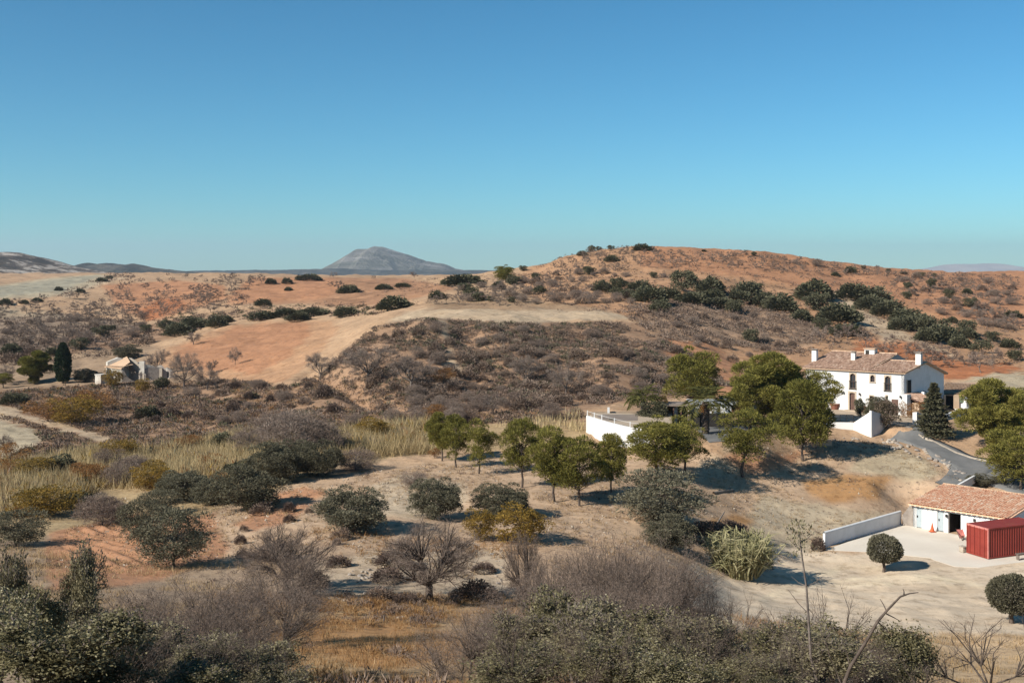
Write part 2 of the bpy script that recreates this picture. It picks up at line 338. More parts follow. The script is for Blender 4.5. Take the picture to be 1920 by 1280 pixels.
# grid of the one sheet of ground, denser where the valley lies in view
gu = np.concatenate([np.linspace(-1.5, -.52, 26)[:-1], np.linspace(-.52, .52, 560), np.linspace(.52, 1.5, 26)[1:]])
gy = np.concatenate([np.linspace(-18, 18, 30)[:-1], np.geomspace(18, 60, 90)[:-1], np.linspace(60, 240, 430)[:-1], np.geomspace(240, 1000, 230)[:-1], np.geomspace(1000, 30000, 40)])
GU, GY = np.meshgrid(gu, gy); YY = GY; XX = GU*(GY+np.clip(20-GY*0.05, 0, 20)+0.5)
ZZ = H(XX.ravel(), YY.ravel()).reshape(XX.shape)
Yp = np.maximum(YY, 12); PX = CX+F*XX/Yp; PY = HY-F*ZZ/Yp
# which land lies where (outlines traced, borders frayed)
RED, RED2, TAN = (.52, .275, .155), (.50, .21, .10), (.56, .385, .245)
PALE, GRG, BRN, DRY, ORG = (.59, .465, .325), (.53, .455, .325), (.39, .255, .165), (.50, .33, .175), (.50, .28, .125)
LAND = [
 (TAN, [(-400,400),(2400,400),(2400,1400),(-400,1400)]),
 ((.44,.32,.215), [(-400,640),(0,640),(250,640),(640,700),(640,1400),(-400,1400)]),
 (TAN, [(-400,505),(620,505),(620,620),(300,640),(0,660),(-400,660)]),
 ((.47,.38,.27), [(-400,575),(0,575),(130,590),(260,640),(120,655),(0,655),(-400,655)]),
 (RED, [(190,535),(330,525),(420,535),(430,560),(300,600),(230,585)]),
 ((.38,.29,.21), [(-400,600),(0,596),(150,592),(290,612),(270,640),(120,660),(-400,655)]),
 (PALE, [(118,556),(150,541),(205,524),(240,517),(236,521),(200,530),(150,547),(122,560)]),
 (RED2, [(260,585),(300,560),(335,560),(350,572),(290,600),(270,605)]),
 (GRG, [(-400,545),(0,535),(100,520),(190,514),(215,519),(160,540),(100,556),(0,562),(-400,570)]),
 ((.42,.40,.31), [(-400,545),(0,538),(100,524),(190,516),(120,545),(0,556),(-400,566)]),
 ((.45,.26,.155), [(470,520),(600,520),(760,522),(860,540),(780,560),(700,575),(560,570),(420,570),(440,545)]),
 (RED, [(440,545),(470,520),(620,522),(650,545),(600,560),(430,570)]),
 (BRN, [(100,640),(330,600),(420,595),(300,640),(200,655),(100,665)]),
 (TAN, [(270,670),(320,640),(430,607),(560,596),(640,602),(760,585),(800,590),(700,610),(640,640),(612,672),(595,700),(545,722),(480,728),(400,712),(300,690)]),
 ((.54,.33,.195), [(290,668),(430,608),(600,598),(640,612),(600,660),(540,712),(470,722),(400,706),(310,690)]),
 (RED, [(330,655),(440,612),(570,602),(585,625),(540,672),(480,702),(400,695),(340,680)]),
 (BRN, [(-400,735),(0,735),(200,720),(420,712),(540,725),(600,700),(660,720),(900,770),(1090,765),(1100,790),(820,800),(640,830),(300,870),(0,850),(-400,850)]),
 ((.50,.37,.21), [(-400,850),(0,850),(300,870),(640,825),(800,800),(1100,790),(1100,830),(800,850),(640,870),(400,960),(0,1020),(-400,1050)]),
 (PALE, [(-400,740),(0,762),(60,778),(205,824),(190,832),(50,790),(-400,765)]),
 (GRG, [(-400,780),(0,788),(55,800),(85,830),(30,850),(-400,850)]),
 (PALE, [(770,582),(900,575),(1150,578),(1185,598),(1000,606),(800,604),(720,608)]),
 ((.43,.30,.19), [(800,560),(1000,545),(1250,560),(1180,585),(1000,580),(800,580)]),
 (BRN, [(640,665),(700,615),(800,597),(1000,606),(1200,604),(1250,640),(1330,680),(1400,720),(1250,745),(1100,770),(900,780),(720,765),(610,700)]),
 (PALE, [(824,600),(838,600),(843,640),(866,722),(850,726),(836,655)]),
 ((.52,.315,.185), [(960,520),(1100,450),(1400,440),(2400,470),(2400,720),(1500,700),(1250,640),(1200,600),(1100,575),(1000,560)]),
 (RED, [(1200,440),(1400,440),(1700,500),(2400,520),(2400,640),(1800,600),(1600,560),(1400,520),(1200,500)]),
 ((.44,.30,.20), [(1200,590),(1300,560),(1400,575),(1560,610),(1500,660),(1380,650),(1300,640),(1240,630)]),
 (PALE, [(1545,545),(1580,545),(1620,575),(1700,625),(1790,668),(1770,678),(1680,650),(1600,605)]),
 (RED2, [(1600,640),(1700,640),(1800,675),(1915,690),(1860,705),(1770,712),(1690,690),(1600,665)]),
 (RED, [(1246,632),(1330,640),(1390,690),(1410,750),(1330,745),(1270,690)]),
 (GRG, [(1765,735),(1800,716),(1850,703),(2400,690),(2400,742),(1820,745)]),
 ((.56,.395,.26), [(400,970),(470,940),(560,900),(700,878),(870,860),(1000,862),(1200,870),(1330,850),(1560,820),(1700,810),(1830,880),(1720,960),(1550,1040),(1400,1010),(1100,1000),(700,1050),(420,1060)]),
 (RED, [(440,985),(500,935),(570,910),(610,925),(560,965),(480,1000)]),
 (PALE, [(690,915),(760,890),(860,900),(870,940),(800,975),(720,965)]),
 (GRG, [(1310,880),(1340,850),(1400,830),(1400,880),(1330,900),(1280,910)]),
 ((.52,.42,.28), [(1640,830),(1700,840),(1780,890),(1700,900),(1600,880)]),
 ((.52,.42,.29), [(1430,930),(1540,950),(1700,965),(1560,1000),(1540,1040),(1420,1030),(1400,970)]),
 (ORG, [(1500,905),(1580,888),(1680,895),(1650,930),(1560,945),(1510,930)]),
 (ORG, [(1320,1000),(1300,985),(1380,960),(1420,975),(1360,1000)]),
 (RED, [(1340,850),(1460,850),(1520,850),(1460,880),(1400,890)]),
 (RED, [(90,1005),(240,965),(400,960),(430,1040),(300,1090),(100,1110)]),
 ((.61,.49,.355), [(1260,1080),(1330,1040),(1450,1025),(1550,1035),(2400,1035),(2400,1230),(1330,1200)]),
 ((.61,.47,.325), [(545,1060),(700,1035),(940,1035),(980,1120),(600,1125)]),
 (DRY, [(420,1120),(600,1118),(1000,1118),(1060,1400),(300,1400)]),
 (ORG, [(560,1170),(700,1160),(880,1190),(860,1240),(700,1250),(580,1220)]),
 ((.56,.40,.24), [(1330,1180),(2400,1200),(2400,1400),(1330,1400)]),
 ((.79,.66,.46), [(1423,1126),(1432,1117),(1447,1109),(1469,1101),(1495,1094),(1526,1089),(1560,1084),(1597,1081),(1636,1080),(1675,1080),(1714,1081),(1752,1084),(1787,1088),(1818,1093),(1846,1100),(1840,1102),(1814,1096),(1783,1091),(1749,1087),(1713,1084),(1675,1083),(1637,1083),(1599,1084),(1563,1087),(1530,1091),(1500,1097),(1474,1103),(1454,1110),(1439,1118),(1429,1126)]),
 ((.80,.67,.47), [(1452,1123),(1462,1116),(1477,1110),(1496,1105),(1519,1100),(1545,1096),(1573,1092),(1604,1090),(1635,1089),(1668,1089),(1700,1089),(1731,1091),(1760,1094),(1787,1098),(1812,1102),(1807,1104),(1784,1100),(1757,1097),(1729,1094),(1698,1092),(1667,1092),(1636,1092),(1605,1093),(1576,1095),(1548,1098),(1523,1102),(1501,1107),(1483,1112),(1468,1117),(1458,1124)]),
 ((.62,.51,.36), [(1404,1092),(1418,1087),(1436,1082),(1455,1078),(1477,1074),(1500,1070),(1526,1067),(1552,1064),(1580,1062),(1609,1060),(1639,1059),(1670,1058),(1700,1058),(1731,1058),(1761,1059),(1758,1065),(1729,1065),(1700,1065),(1671,1065),(1642,1065),(1614,1067),(1586,1068),(1559,1070),(1534,1073),(1510,1076),(1487,1079),(1467,1083),(1448,1086),(1432,1091),(1417,1095)]),
]
rgb = np.zeros(XX.shape+(3,))
jx = (fbm(XX/2.2, YY/4.0, 4, 31)-.5)*40+(fbm(XX/14, YY/25, 3, 33)-.5)*26; jy = (fbm(XX/2.2+50, YY/4.0, 4, 37)-.5)*22
jy *= np.clip((PY-520)/120, .12, 1); jx *= np.clip((PY-500)/200, .2, 1)
for c, poly in LAND: rgb[inpoly(PX+jx, PY+jy, poly)] = c
for _ in range(2):
    rgb[1:-1] = .25*rgb[:-2]+.5*rgb[1:-1]+.25*rgb[2:]; rgb[:, 1:-1] = .25*rgb[:, :-2]+.5*rgb[:, 1:-1]+.25*rgb[:, 2:]
fur = inpoly(PX, PY, FURROW)
ZZ[fur] += 0.13*np.sin(((XX[fur]*0.75+YY[fur]*0.66)+np.sin(YY[fur]*.3)*.8)*2*math.pi/1.15)
far = YY > 1500
rgb *= np.where(inpoly(PX, PY, [(1260,1080),(1330,1040),(1450,1025),(1550,1035),(2400,1035),(2400,1230),(1330,1200)])[..., None], .83, .70)*np.where((PY > 850) & (PX > 420), 1.12, 1.0)[..., None]
rgb *= np.where((PY < 850)[..., None], np.array((1.02, .98, .94)), 1.0)
rgb[far] = (.10, .10, .08)
nr, nc = XX.shape
idx = np.arange(nr*nc).reshape(nr, nc)
Fq = np.stack([idx[:-1, :-1], idx[:-1, 1:], idx[1:, 1:], idx[1:, :-1]], -1).reshape(-1, 4)
m, nt, b = newmat('dry_earth', 0.95, 0.1)
at_ = nt.nodes.new('ShaderNodeAttribute'); at_.attribute_name = 'land'
c = at_.outputs['Color']
r1 = ramp(nt, [(0.30, (.80, .78, .76)), (0.5, (1.0, 1.0, 1.0)), (0.72, (1.18, 1.16, 1.12))]); nt.links.new(noise(nt, 0.09, 8, 0.68), r1.inputs[0])
c = mixrgb(nt, c, r1.outputs[0], 1.0, 'MULTIPLY')
r2 = ramp(nt, [(0.34, (.62, .58, .54)), (0.48, (1, 1, 1)), (0.75, (1.16, 1.14, 1.10))]); nt.links.new(noise(nt, 0.9, 6, 0.7), r2.inputs[0])
c = mixrgb(nt, c, r2.outputs[0], 0.85, 'MULTIPLY')
r3 = ramp(nt, [(0.40, (.78, .72, .66)), (0.55, (1, 1, 1))]); nt.links.new(noise(nt, 0.35, 5, 0.6, None, (0.25, 1.6, 1)), r3.inputs[0])
c = mixrgb(nt, c, r3.outputs[0], 0.35, 'MULTIPLY')
r4 = ramp(nt, [(0.60, (0, 0, 0)), (0.68, (1, 1, 1))]); nt.links.new(noise(nt, 2.6, 3, 0.6), r4.inputs[0])
sm = nt.nodes.new('ShaderNodeMath'); sm.operation = 'MULTIPLY'; nt.links.new(r4.outputs[0], sm.inputs[0]); nt.links.new(at_.outputs['Alpha'], sm.inputs[1])
c = mixrgb(nt, c, (.20, .145, .10), sm.outputs[0])
nt.links.new(c, b.inputs['Base Color']); bump(nt, b, noise(nt, 1.4, 8, 0.7), 0.4, 0.25)
M['earth'] = m
ground = mk('ground', np.stack([XX, YY, ZZ], -1).reshape(-1, 3), Fq, M['earth'], smooth=True)
tag(ground, kind='structure')
ca = ground.data.color_attributes.new('land', 'FLOAT_COLOR', 'POINT')
ca.data.foreach_set('color', np.concatenate([rgb.reshape(-1, 3), 1-.85*(inpoly(PX, PY, [(1280,1060),(1450,1025),(2400,1035),(2400,1230),(1330,1200)]) | inpoly(PX, PY, LAND[11][1])).reshape(-1, 1)], 1).astype(np.float32).ravel())

# ---------------------------------------------------------------- hills and mountains beyond
def mound(name, sil, Yc, depth, zb, mat, seed, rugged=0.15, nx=220, ny=70, sharp=1.0):
    sil = np.array(sil, dtype=float); x = np.linspace(sil[0, 0], sil[-1, 0], nx); v = np.linspace(-1, 1, ny)
    top = (HY-np.interp(x, sil[:, 0], sil[:, 1]))*Yc/F
    top = top+(fbm(x/14.0, x*0+seed, 4, seed)-.5)*Yc/F*2
    Xg, Vg = np.meshgrid(x, v); T = np.meshgrid(top, v)[0]
    Y = Yc+Vg*depth; X = (Xg-CX)/F*Yc+Vg*0
    prof = (1-np.abs(Vg)**1.5)**sharp
    n = fbm(X/(depth*.35), Y/(depth*.35), 5, seed+3)
    rid = 1-np.abs(fbm(X/(depth*.22), Y/(depth*.5), 5, seed+9)-.5)*2
    Z = zb+(T-zb)*prof*(1+(np.abs(Vg)**.7)*np.minimum(((n-.5)*1.2*rugged*4+(rid-.8)*rugged*3)*.6, 0.0))
    edge = np.clip(np.minimum((Xg-sil[0, 0])/30, (sil[-1, 0]-Xg)/30), 0, 1); Z = zb+(Z-zb)*edge
    Z = np.maximum(Z, zb)
    k = np.arange(nx*ny).reshape(ny, nx)
    q = np.stack([k[:-1, :-1], k[:-1, 1:], k[1:, 1:], k[1:, :-1]], -1).reshape(-1, 4)
    return tag(mk(name, np.stack([X, Y, Z], -1).reshape(-1, 3), q, mat, smooth=True), kind='structure')
def rock_mat(name, cols, sc_, stretch=(1, 1, 2.5), bd=20, pos=None):
    m, nt, b = newmat(name, 1.0, 0.05); k = len(cols)
    r = ramp(nt, [(p if pos else .3+.4*i/(k-1), c) for i, (p, c) in enumerate(zip(pos or range(k), cols))])
    nt.links.new(noise(nt, sc_, 8, 0.68, None, stretch), r.inputs[0]); nt.links.new(r.outputs[0], b.inputs['Base Color'])
    bump(nt, b, noise(nt, sc_*3, 7, .7), 0.8, bd); return m
M['hilldark'] = rock_mat('wooded_hill', [(.040, .036, .030), (.075, .062, .050), (.14, .11, .085), (.42, .36, .30)], 0.018, (1, 1, 2), 8, (.30, .44, .51, .55))
M['hillblue'] = rock_mat('far_wooded_ridge', [(.035, .042, .038), (.07, .072, .062), (.16, .145, .115)], 0.010, (1, 1, 2), 20)
M['mount'] = rock_mat('limestone_mountain', [(.090, .092, .070), (.140, .138, .110), (.215, .200, .170), (.42, .39, .35)], 0.004, (1, 1, 3.5), 60)
M['palemount'] = rock_mat('pale_far_mountain', [(.26, .24, .22), (.40, .38, .36)], 0.0006, (1, 1, 3), 60)
mound('hill', [(-420,500),(-200,470),(-80,466),(0,472),(30,472),(60,478),(90,489),(130,498),(170,506),(230,514),(280,520)], 1900, 420, -40, M['hilldark'], 2, .25)
mound('hill', [(90,514),(130,500),(150,497),(165,493),(185,495),(200,493),(220,495),(235,496),(250,494),(265,497),(280,501),(300,503),(330,507),(380,512),(430,516)], 3000, 500, -70, M['hillblue'], 5, .2)
mound('mountain_range', [(250,510),(320,508),(420,507),(500,506),(560,505),(640,503),(700,506),(880,506),(1000,507),(1200,508)], 5200, 700, -120, M['hillblue'], 8, .15)
mound('mountain', [(520,512),(596,508),(625,497),(652,480),(672,467),(690,467),(702,462),(718,463),(740,470),(770,479),(800,490),(830,494),(855,504),(880,508),(930,513)], 6500, 1300, -120, M['mount'], 13, .4, 360, 130, .9)
mound('mountain', [(1640,512),(1720,508),(1760,500),(1780,495),(1860,494),(1890,499),(1960,507),(2050,505),(2150,512)], 13000, 2500, -160, M['palemount'], 17, .25)
# ---------------------------------------------------------------- roads and paved ground
def ribbon(name, pts, mat, lift=0.07, skirt=0.35, sub=6):
    """pts: (photo x, y, half width in metres); a paved strip following the ground"""
    W = [(*G(x, y)[:2], hw) for x, y, hw in pts]; W = np.array(W)
    t = np.arange(len(W)); ti = np.linspace(0, len(W)-1, (len(W)-1)*sub+1)
    Q = np.stack([pchip(t.astype(float), W[:, k], ti) for k in range(3)], 1)
    T = np.gradient(Q[:, :2], axis=0); T /= np.linalg.norm(T, axis=1, keepdims=True); N = np.stack([-T[:, 1], T[:, 0]], 1)
    n = 7; rows = []
    for q, nn in zip(Q, N):
        row = []
        for k, s in enumerate(np.linspace(-1, 1, n)):
            p = q[:2]+nn*q[2]*s; row.append(p)
        row = np.array(row); zz = H(row[:, 0], row[:, 1]); zz = np.linspace(zz[0], zz[-1], n)*.4+zz*.6+lift
        rows.append(np.concatenate([[[row[0, 0], row[0, 1], zz[0]-skirt]], np.column_stack([row, zz]), [[row[-1, 0], row[-1, 1], zz[-1]-skirt]]]))
    V = np.array(rows); a, b_ = V.shape[:2]; k = np.arange(a*b_).reshape(a, b_)
    q = np.stack([k[:-1, :-1], k[:-1, 1:], k[1:, 1:], k[1:, :-1]], -1).reshape(-1, 4)
    return mk(name, V.reshape(-1, 3), q, mat)
tag(ribbon('road', [(1686,806,2.3),(1712,819,2.1),(1745,835,2.1),(1790,858,2.4),(1832,873,3.0),(1872,888,3.2),(1930,912,2.6),(2010,945,2.3)], M['asphalt'], .12), kind='structure')
tag(ribbon('road', [(1822,878,2.2),(1808,893,1.8),(1796,906,1.7),(1782,917,1.7)], M['asphalt'], .10), kind='structure')
yard = [PZ(x, y, ZY) for x, y in ((1546,1031),(1600,1012),(1690,982),(1712,986),(1800,1003),(1990,1020),(1990,1046),(1930,1052),(1880,1058),(1835,1064),(1790,1062),(1752,1050),(1745,1046),(1650,1036))]
tag(mk('concrete_pavement', *prism(yard, ZY-.4, ZY+.02), M['concrete']), kind='structure')
V, Fc = prism([PZ(x, y, ZP) for x, y in ((1106,779),(1126,786),(1150,793),(1178,800),(1240,809),(1260,800),(1260,775),(1110,775))], ZP-2.6, ZP+.05)
tag(mk('terrace_pavement', V, Fc, M['terrace']), kind='structure')
V, Fc = prism([PZ(x, y, ZP) for x, y in ((1118,781),(1134,788),(1150,790),(1196,789),(1196,778),(1130,777))], ZP-.2, ZP+.056)
tag(mk('pool_surround_pavement', V, Fc, M['brownterrace']), kind='structure')
V, Fc = prism([PZ(x, y, ZD) for x, y in ((1300,800),(1330,830),(1393,824),(1420,799),(1400,796))], ZD-.4, ZD+.06)
tag(mk('forecourt_pavement', V, Fc, M['asphalt']), kind='structure')
V, Fc = prism([PZ(x, y, ZH) for x, y in ((1540,777),(1560,788),(1600,791),(1628,791),(1672,796),(1700,800),(1716,801),(1720,780),(1700,772),(1560,758))], ZH-.4, ZH+.06)
tag(mk('house_terrace_pavement', V, Fc, M['terrace']), kind='structure')

# ---------------------------------------------------------------- masonry helpers
def wall_open(o, a, L, z0, z1, th, ops):
    """wall from o along unit a, thickness th going to the back (n), with rectangular openings (s0,s1,za,zb)"""
    a = np.array((a[0], a[1], 0.)); n = np.array((-a[1], a[0], 0.))
    if n[1] < 0: n = -n
    ss = sorted({0., L, *[v for p in ops for v in p[:2]]}); zs = sorted({z0, z1, *[v for p in ops for v in p[2:]]})
    solid = {}
    for i in range(len(ss)-1):
        for j in range(len(zs)-1):
            sm, zm = (ss[i]+ss[i+1])/2, (zs[j]+zs[j+1])/2
            solid[i, j] = not any(p[0] < sm < p[1] and p[2] < zm < p[3] for p in ops)
    out = []
    pt = lambda s, z, d: np.array((o[0], o[1], 0.))+a*s+n*d+UP*z
    for (i, j), ok in solid.items():
        if not ok: continue
        s0, s1, za, zb = ss[i], ss[i+1], zs[j], zs[j+1]
        out.append(([pt(s0, za, 0), pt(s1, za, 0), pt(s1, zb, 0), pt(s0, zb, 0)], [[0, 1, 2, 3]]))
        out.append(([pt(s0, za, th), pt(s1, za, th), pt(s1, zb, th), pt(s0, zb, th)], [[3, 2, 1, 0]]))
        if not solid.get((i-1, j)): out.append(([pt(s0, za, 0), pt(s0, zb, 0), pt(s0, zb, th), pt(s0, za, th)], [[0, 1, 2, 3]]))
        if not solid.get((i+1, j)): out.append(([pt(s1, za, 0), pt(s1, zb, 0), pt(s1, zb, th), pt(s1, za, th)], [[3, 2, 1, 0]]))
        if not solid.get((i, j-1)): out.append(([pt(s0, za, 0), pt(s1, za, 0), pt(s1, za, th), pt(s0, za, th)], [[3, 2, 1, 0]]))
        if not solid.get((i, j+1)): out.append(([pt(s0, zb, 0), pt(s1, zb, 0), pt(s1, zb, th), pt(s0, zb, th)], [[0, 1, 2, 3]]))
    return join(out)
def arch_ring(o, a, s0, s1, z0, z1, w_, proud, deep, arch=0.18, sill=True):
    """stone surround round an opening, its head a shallow arch"""
    a = np.array((a[0], a[1], 0.)); n = np.array((-a[1], a[0], 0.))
    if n[1] < 0: n = -n
    pt = lambda s, z, d: np.array((o[0], o[1], 0.))+a*s+n*d+UP*z
    k = 8; inner = [(s0, z0)]+[(s0+(s1-s0)*i/k, z1-arch+arch*math.sin(math.pi*i/k)) for i in range(k+1)]+[(s1, z0)]
    outer = [(s0-w_, z0)]+[(s0-w_+(s1-s0+2*w_)*i/k, z1+w_) for i in range(k+1)]+[(s1+w_, z0)]
    V = [pt(s, z, -proud) for s, z in inner]+[pt(s, z, -proud) for s, z in outer]+[pt(s, z, deep) for s, z in inner]+[pt(s, z, .01) for s, z in outer]
    m_ = len(inner); Fc = []
    for i in range(m_-1):
        Fc += [[i, m_+i, m_+i+1, i+1], [i, i+1, 2*m_+i+1, 2*m_+i], [m_+i, 3*m_+i, 3*m_+i+1, m_+i+1]]
    parts = [(V, Fc)]
    if sill: parts.append(obox(pt(0, 0, 0), a, n, UP, s0-w_*1.3, s1+w_*1.3, -proud-.06, .02, z0-.12, z0))
    return join(parts)
def tile_field(P0, a, L, b_, rows_len, cw=0.24, rl=0.42, rng=None, wob=0.02):
    """barrel tiles in columns up a roof slope: P0 eave corner, a unit along the eave, b_ unit up the slope"""
    rng = rng or np.random.RandomState(3); P0, a, b_ = (np.array(t, dtype=float) for t in (P0, a, b_))
    n = np.cross(a, b_); n = n if n[2] > 0 else -n
    nc_, nr_ = int(L/cw), int(rows_len/rl); V, Fq_ = [], []
    ang = np.array([math.pi*t for t in (0, .27, .5, .73, 1)])
    for i in range(nc_):
        for j in range(nr_+1):
            c0 = P0+a*((i+.5)*cw+rng.normal(0, wob))+b_*(j*rl-0.06)
            c1 = c0+b_*min(rl*1.12, rows_len-j*rl+.02)
            if (rows_len-j*rl) < .1: continue
            h0 = .035+rng.uniform(0, .02); k = len(V)
            for c, r_, hh in ((c0, cw*.52, h0), (c1, cw*.43, h0-.02)):
                for t in ang: V.append(c-a*math.cos(t)*r_+n*(math.sin(t)*r_*.75+hh))
            Fq_ += [[k+q, k+q+1, k+q+6, k+q+5] for q in range(4)]
    return np.array(V), np.array(Fq_)
def slope_sheet(c, th=.12):
    """roof deck: four world corners, thickened downwards"""
    c = [np.array(p, dtype=float) for p in c]; V = c+[p-UP*th for p in c]
    return V, [[0, 1, 2, 3], [7, 6, 5, 4], [0, 4, 5, 1], [1, 5, 6, 2], [2, 6, 7, 3], [3, 7, 4, 0]]
def unit(v): v = np.array(v, dtype=float); return v/np.linalg.norm(v)

# ---------------------------------------------------------------- the white farmhouse
C0 = np.array((51.7, 150.0)); E = unit((-.78, .62)); Gd = unit((.75, .66)); A3 = -E   # A3: along the facade, rising to the right-hand corner
LH = 13.7; O0 = C0+E*LH; ZB, ZE = ZH, -13.25
house = empty('white_farmhouse', (*C0, ZH), 'large white two storey farmhouse with tiled roof, chimneys and arched windows', 'farmhouse')
def fs(px):
    """distance along the facade of the point seen in photo column px"""
    u = (px-CX)/F; return (u*O0[1]-O0[0])/(A3[0]-u*A3[1])
def fz(px, py):
    s = fs(px); Y = O0[1]+A3[1]*s; return (HY-py)*Y/F
def fop(x0, x1, y0, y1):
    xm = (x0+x1)/2; return (fs(x0), fs(x1), fz(xm, y1), fz(xm, y0))
WIN = [fop(1594,1604,700,728), fop(1632,1640,703,716), fop(1659.5,1669.5,705,732), fop(1631,1637.5,742,757), fop(1661.5,1668.5,742,761)]
DOORS = [(*fop(1593,1603,736,766)[:2], ZB, fz(1598,736))]
NV = np.array((-A3[1], A3[0])); NV = NV if NV[1] > 0 else -NV; NV3 = np.array((*NV, 0)); A33 = np.array((*A3, 0))
mk('wall', *wall_open(O0, A3, LH, ZB-.8, ZE, .4, WIN+DOORS), M['white'], house)
D5, D10, TM = 5.25, 10.5, 4.6
ZR1, ZRB, ZR2 = -12.15, -13.9, -11.35
def hp(t, d, z): p = C0+E*t+Gd*d; return np.array((p[0], p[1], z))
# gable wall on the shaded side, one window in it
gw = [hp(.002, .0, ZB-.8), hp(.002, D10, ZB-.8), hp(.002, D10, ZRB), hp(.002, D5, ZR1-.02), hp(.002, 0, ZE)]
gv = gw+[p+np.array((*E*.4, 0)) for p in gw]
mk('wall', gv, [[0, 1, 2, 3, 4], [9, 8, 7, 6, 5]]+[[i, i+5, (i+1) % 5+5, (i+1) % 5] for i in range(5)], M['palewall'], house)
lw = [hp(LH, 0, ZB-.8), hp(LH, 12, ZB-.8), hp(LH, 12, -13.2), hp(LH, 7, ZR2), hp(LH, 0, ZE)]
mk('wall', lw+[p-np.array((*E*.4, 0)) for p in lw], [[4, 3, 2, 1, 0], [5, 6, 7, 8, 9]]+[[i, (i+1) % 5, (i+1) % 5+5, i+5] for i in range(5)], M['white'], house)
bk = [hp(0, D10, ZB-.8), hp(TM, D10, ZB-.8), hp(TM, 12, ZB-.8), hp(LH, 12, ZB-.8)]
mk('wall', *join([([bk[0], bk[1], bk[1]+UP*(ZRB-ZB+.8), bk[0]+UP*(ZRB-ZB+.8)], [[0, 1, 2, 3]]), ([bk[2], bk[3], bk[3]+UP*(5.5), bk[2]+UP*5.5], [[0, 1, 2, 3]]), ([bk[1], bk[2], bk[2]+UP*5.5, bk[1]+UP*5.5], [[0, 1, 2, 3]])]), M['white'], house)
ov = .35
def roof(o, parts, name='roof', mat=M['tantiles']):
    return mk(name, *join(parts), mat, o)
rf = roof(house, [slope_sheet([hp(-ov, -ov, ZE-.05), hp(TM, -ov, ZE-.05), hp(TM, D5, ZR1), hp(-ov, D5, ZR1)][::-1]),
                  slope_sheet([hp(-ov, D5, ZR1+.003), hp(TM, D5, ZR1+.003), hp(TM, D10+ov, ZRB-.1), hp(-ov, D10+ov, ZRB-.1)][::-1]),
                  slope_sheet([hp(TM+.01, -ov, ZE-.05), hp(LH+ov, -ov, ZE-.05), hp(LH+ov, 7, ZR2), hp(TM+.01, 7, ZR2)][::-1]),
                  slope_sheet([hp(TM+.01, 7, ZR2+.003), hp(LH+ov, 7, ZR2+.003), hp(LH+ov, 12.3, -13.3), hp(TM+.01, 12.3, -13.3)][::-1])])
# gable triangle between the two roof heights
mk('wall', [hp(TM, 3.4, -12.65), hp(TM, 7, ZR2-.02), hp(TM, 9.5, -12.4), hp(TM, D10, -13.7), hp(TM, 5.3, ZR1-.1)], [[0, 4, 3, 2, 1], [1, 2, 3, 4, 0]], M['palewall'], house)
def tiles_on(parent, c0, c1, c2, mat, seed, cw=.24, name='roof_tiles'):
    """c0-c1 along the eave, c2 up the slope above c0"""
    c0, c1, c2 = (np.array(p, dtype=float) for p in (c0, c1, c2)); L = np.linalg.norm(c1-c0); a = (c1-c0)/L; S_ = np.linalg.norm(c2-c0)
    V, q = tile_field(c0, a, L, (c2-c0)/S_, S_, cw, rng=np.random.RandomState(seed))
    return tag(mk(name, V, q, mat, parent), kind='stuff')
tiles_on(house, hp(TM, -ov-.05, ZE-.05), hp(-ov, -ov-.05, ZE-.05), hp(TM, D5, ZR1), M['tiles'], 1)
tiles_on(house, hp(LH+ov, -ov-.05, ZE-.05), hp(TM, -ov-.05, ZE-.05), hp(LH+ov, 7, ZR2), M['tiles'], 2)
def ridge(parent, p0, p1, mat, r_=.14):
    p0, p1 = np.array(p0), np.array(p1); n = int(np.linalg.norm(p1-p0)/.42); segs = []
    for i in range(n):
        a_, b_ = p0+(p1-p0)*i/n, p0+(p1-p0)*(i+1.1)/n; segs.append((a_, b_, r_, r_*.85))
    return mk('ridge_tiles', *tubes(segs, 6), mat, parent)
tag(ridge(house, hp(TM, 7, ZR2+.05), hp(LH+ov, 7, ZR2+.05), M['tantiles']), kind='stuff')
tag(ridge(house, hp(-ov, D5, ZR1+.05), hp(TM, D5, ZR1+.05), M['tantiles']), kind='stuff')
tag(ridge(house, hp(-ov, -ov, ZE+.02), hp(-ov, D5, ZR1+.05), M['tantiles'], .11), kind='stuff')
tag(ridge(house, hp(-ov, D10+ov, ZRB-.05), hp(-ov, D5, ZR1+.05), M['tantiles'], .11), kind='stuff')
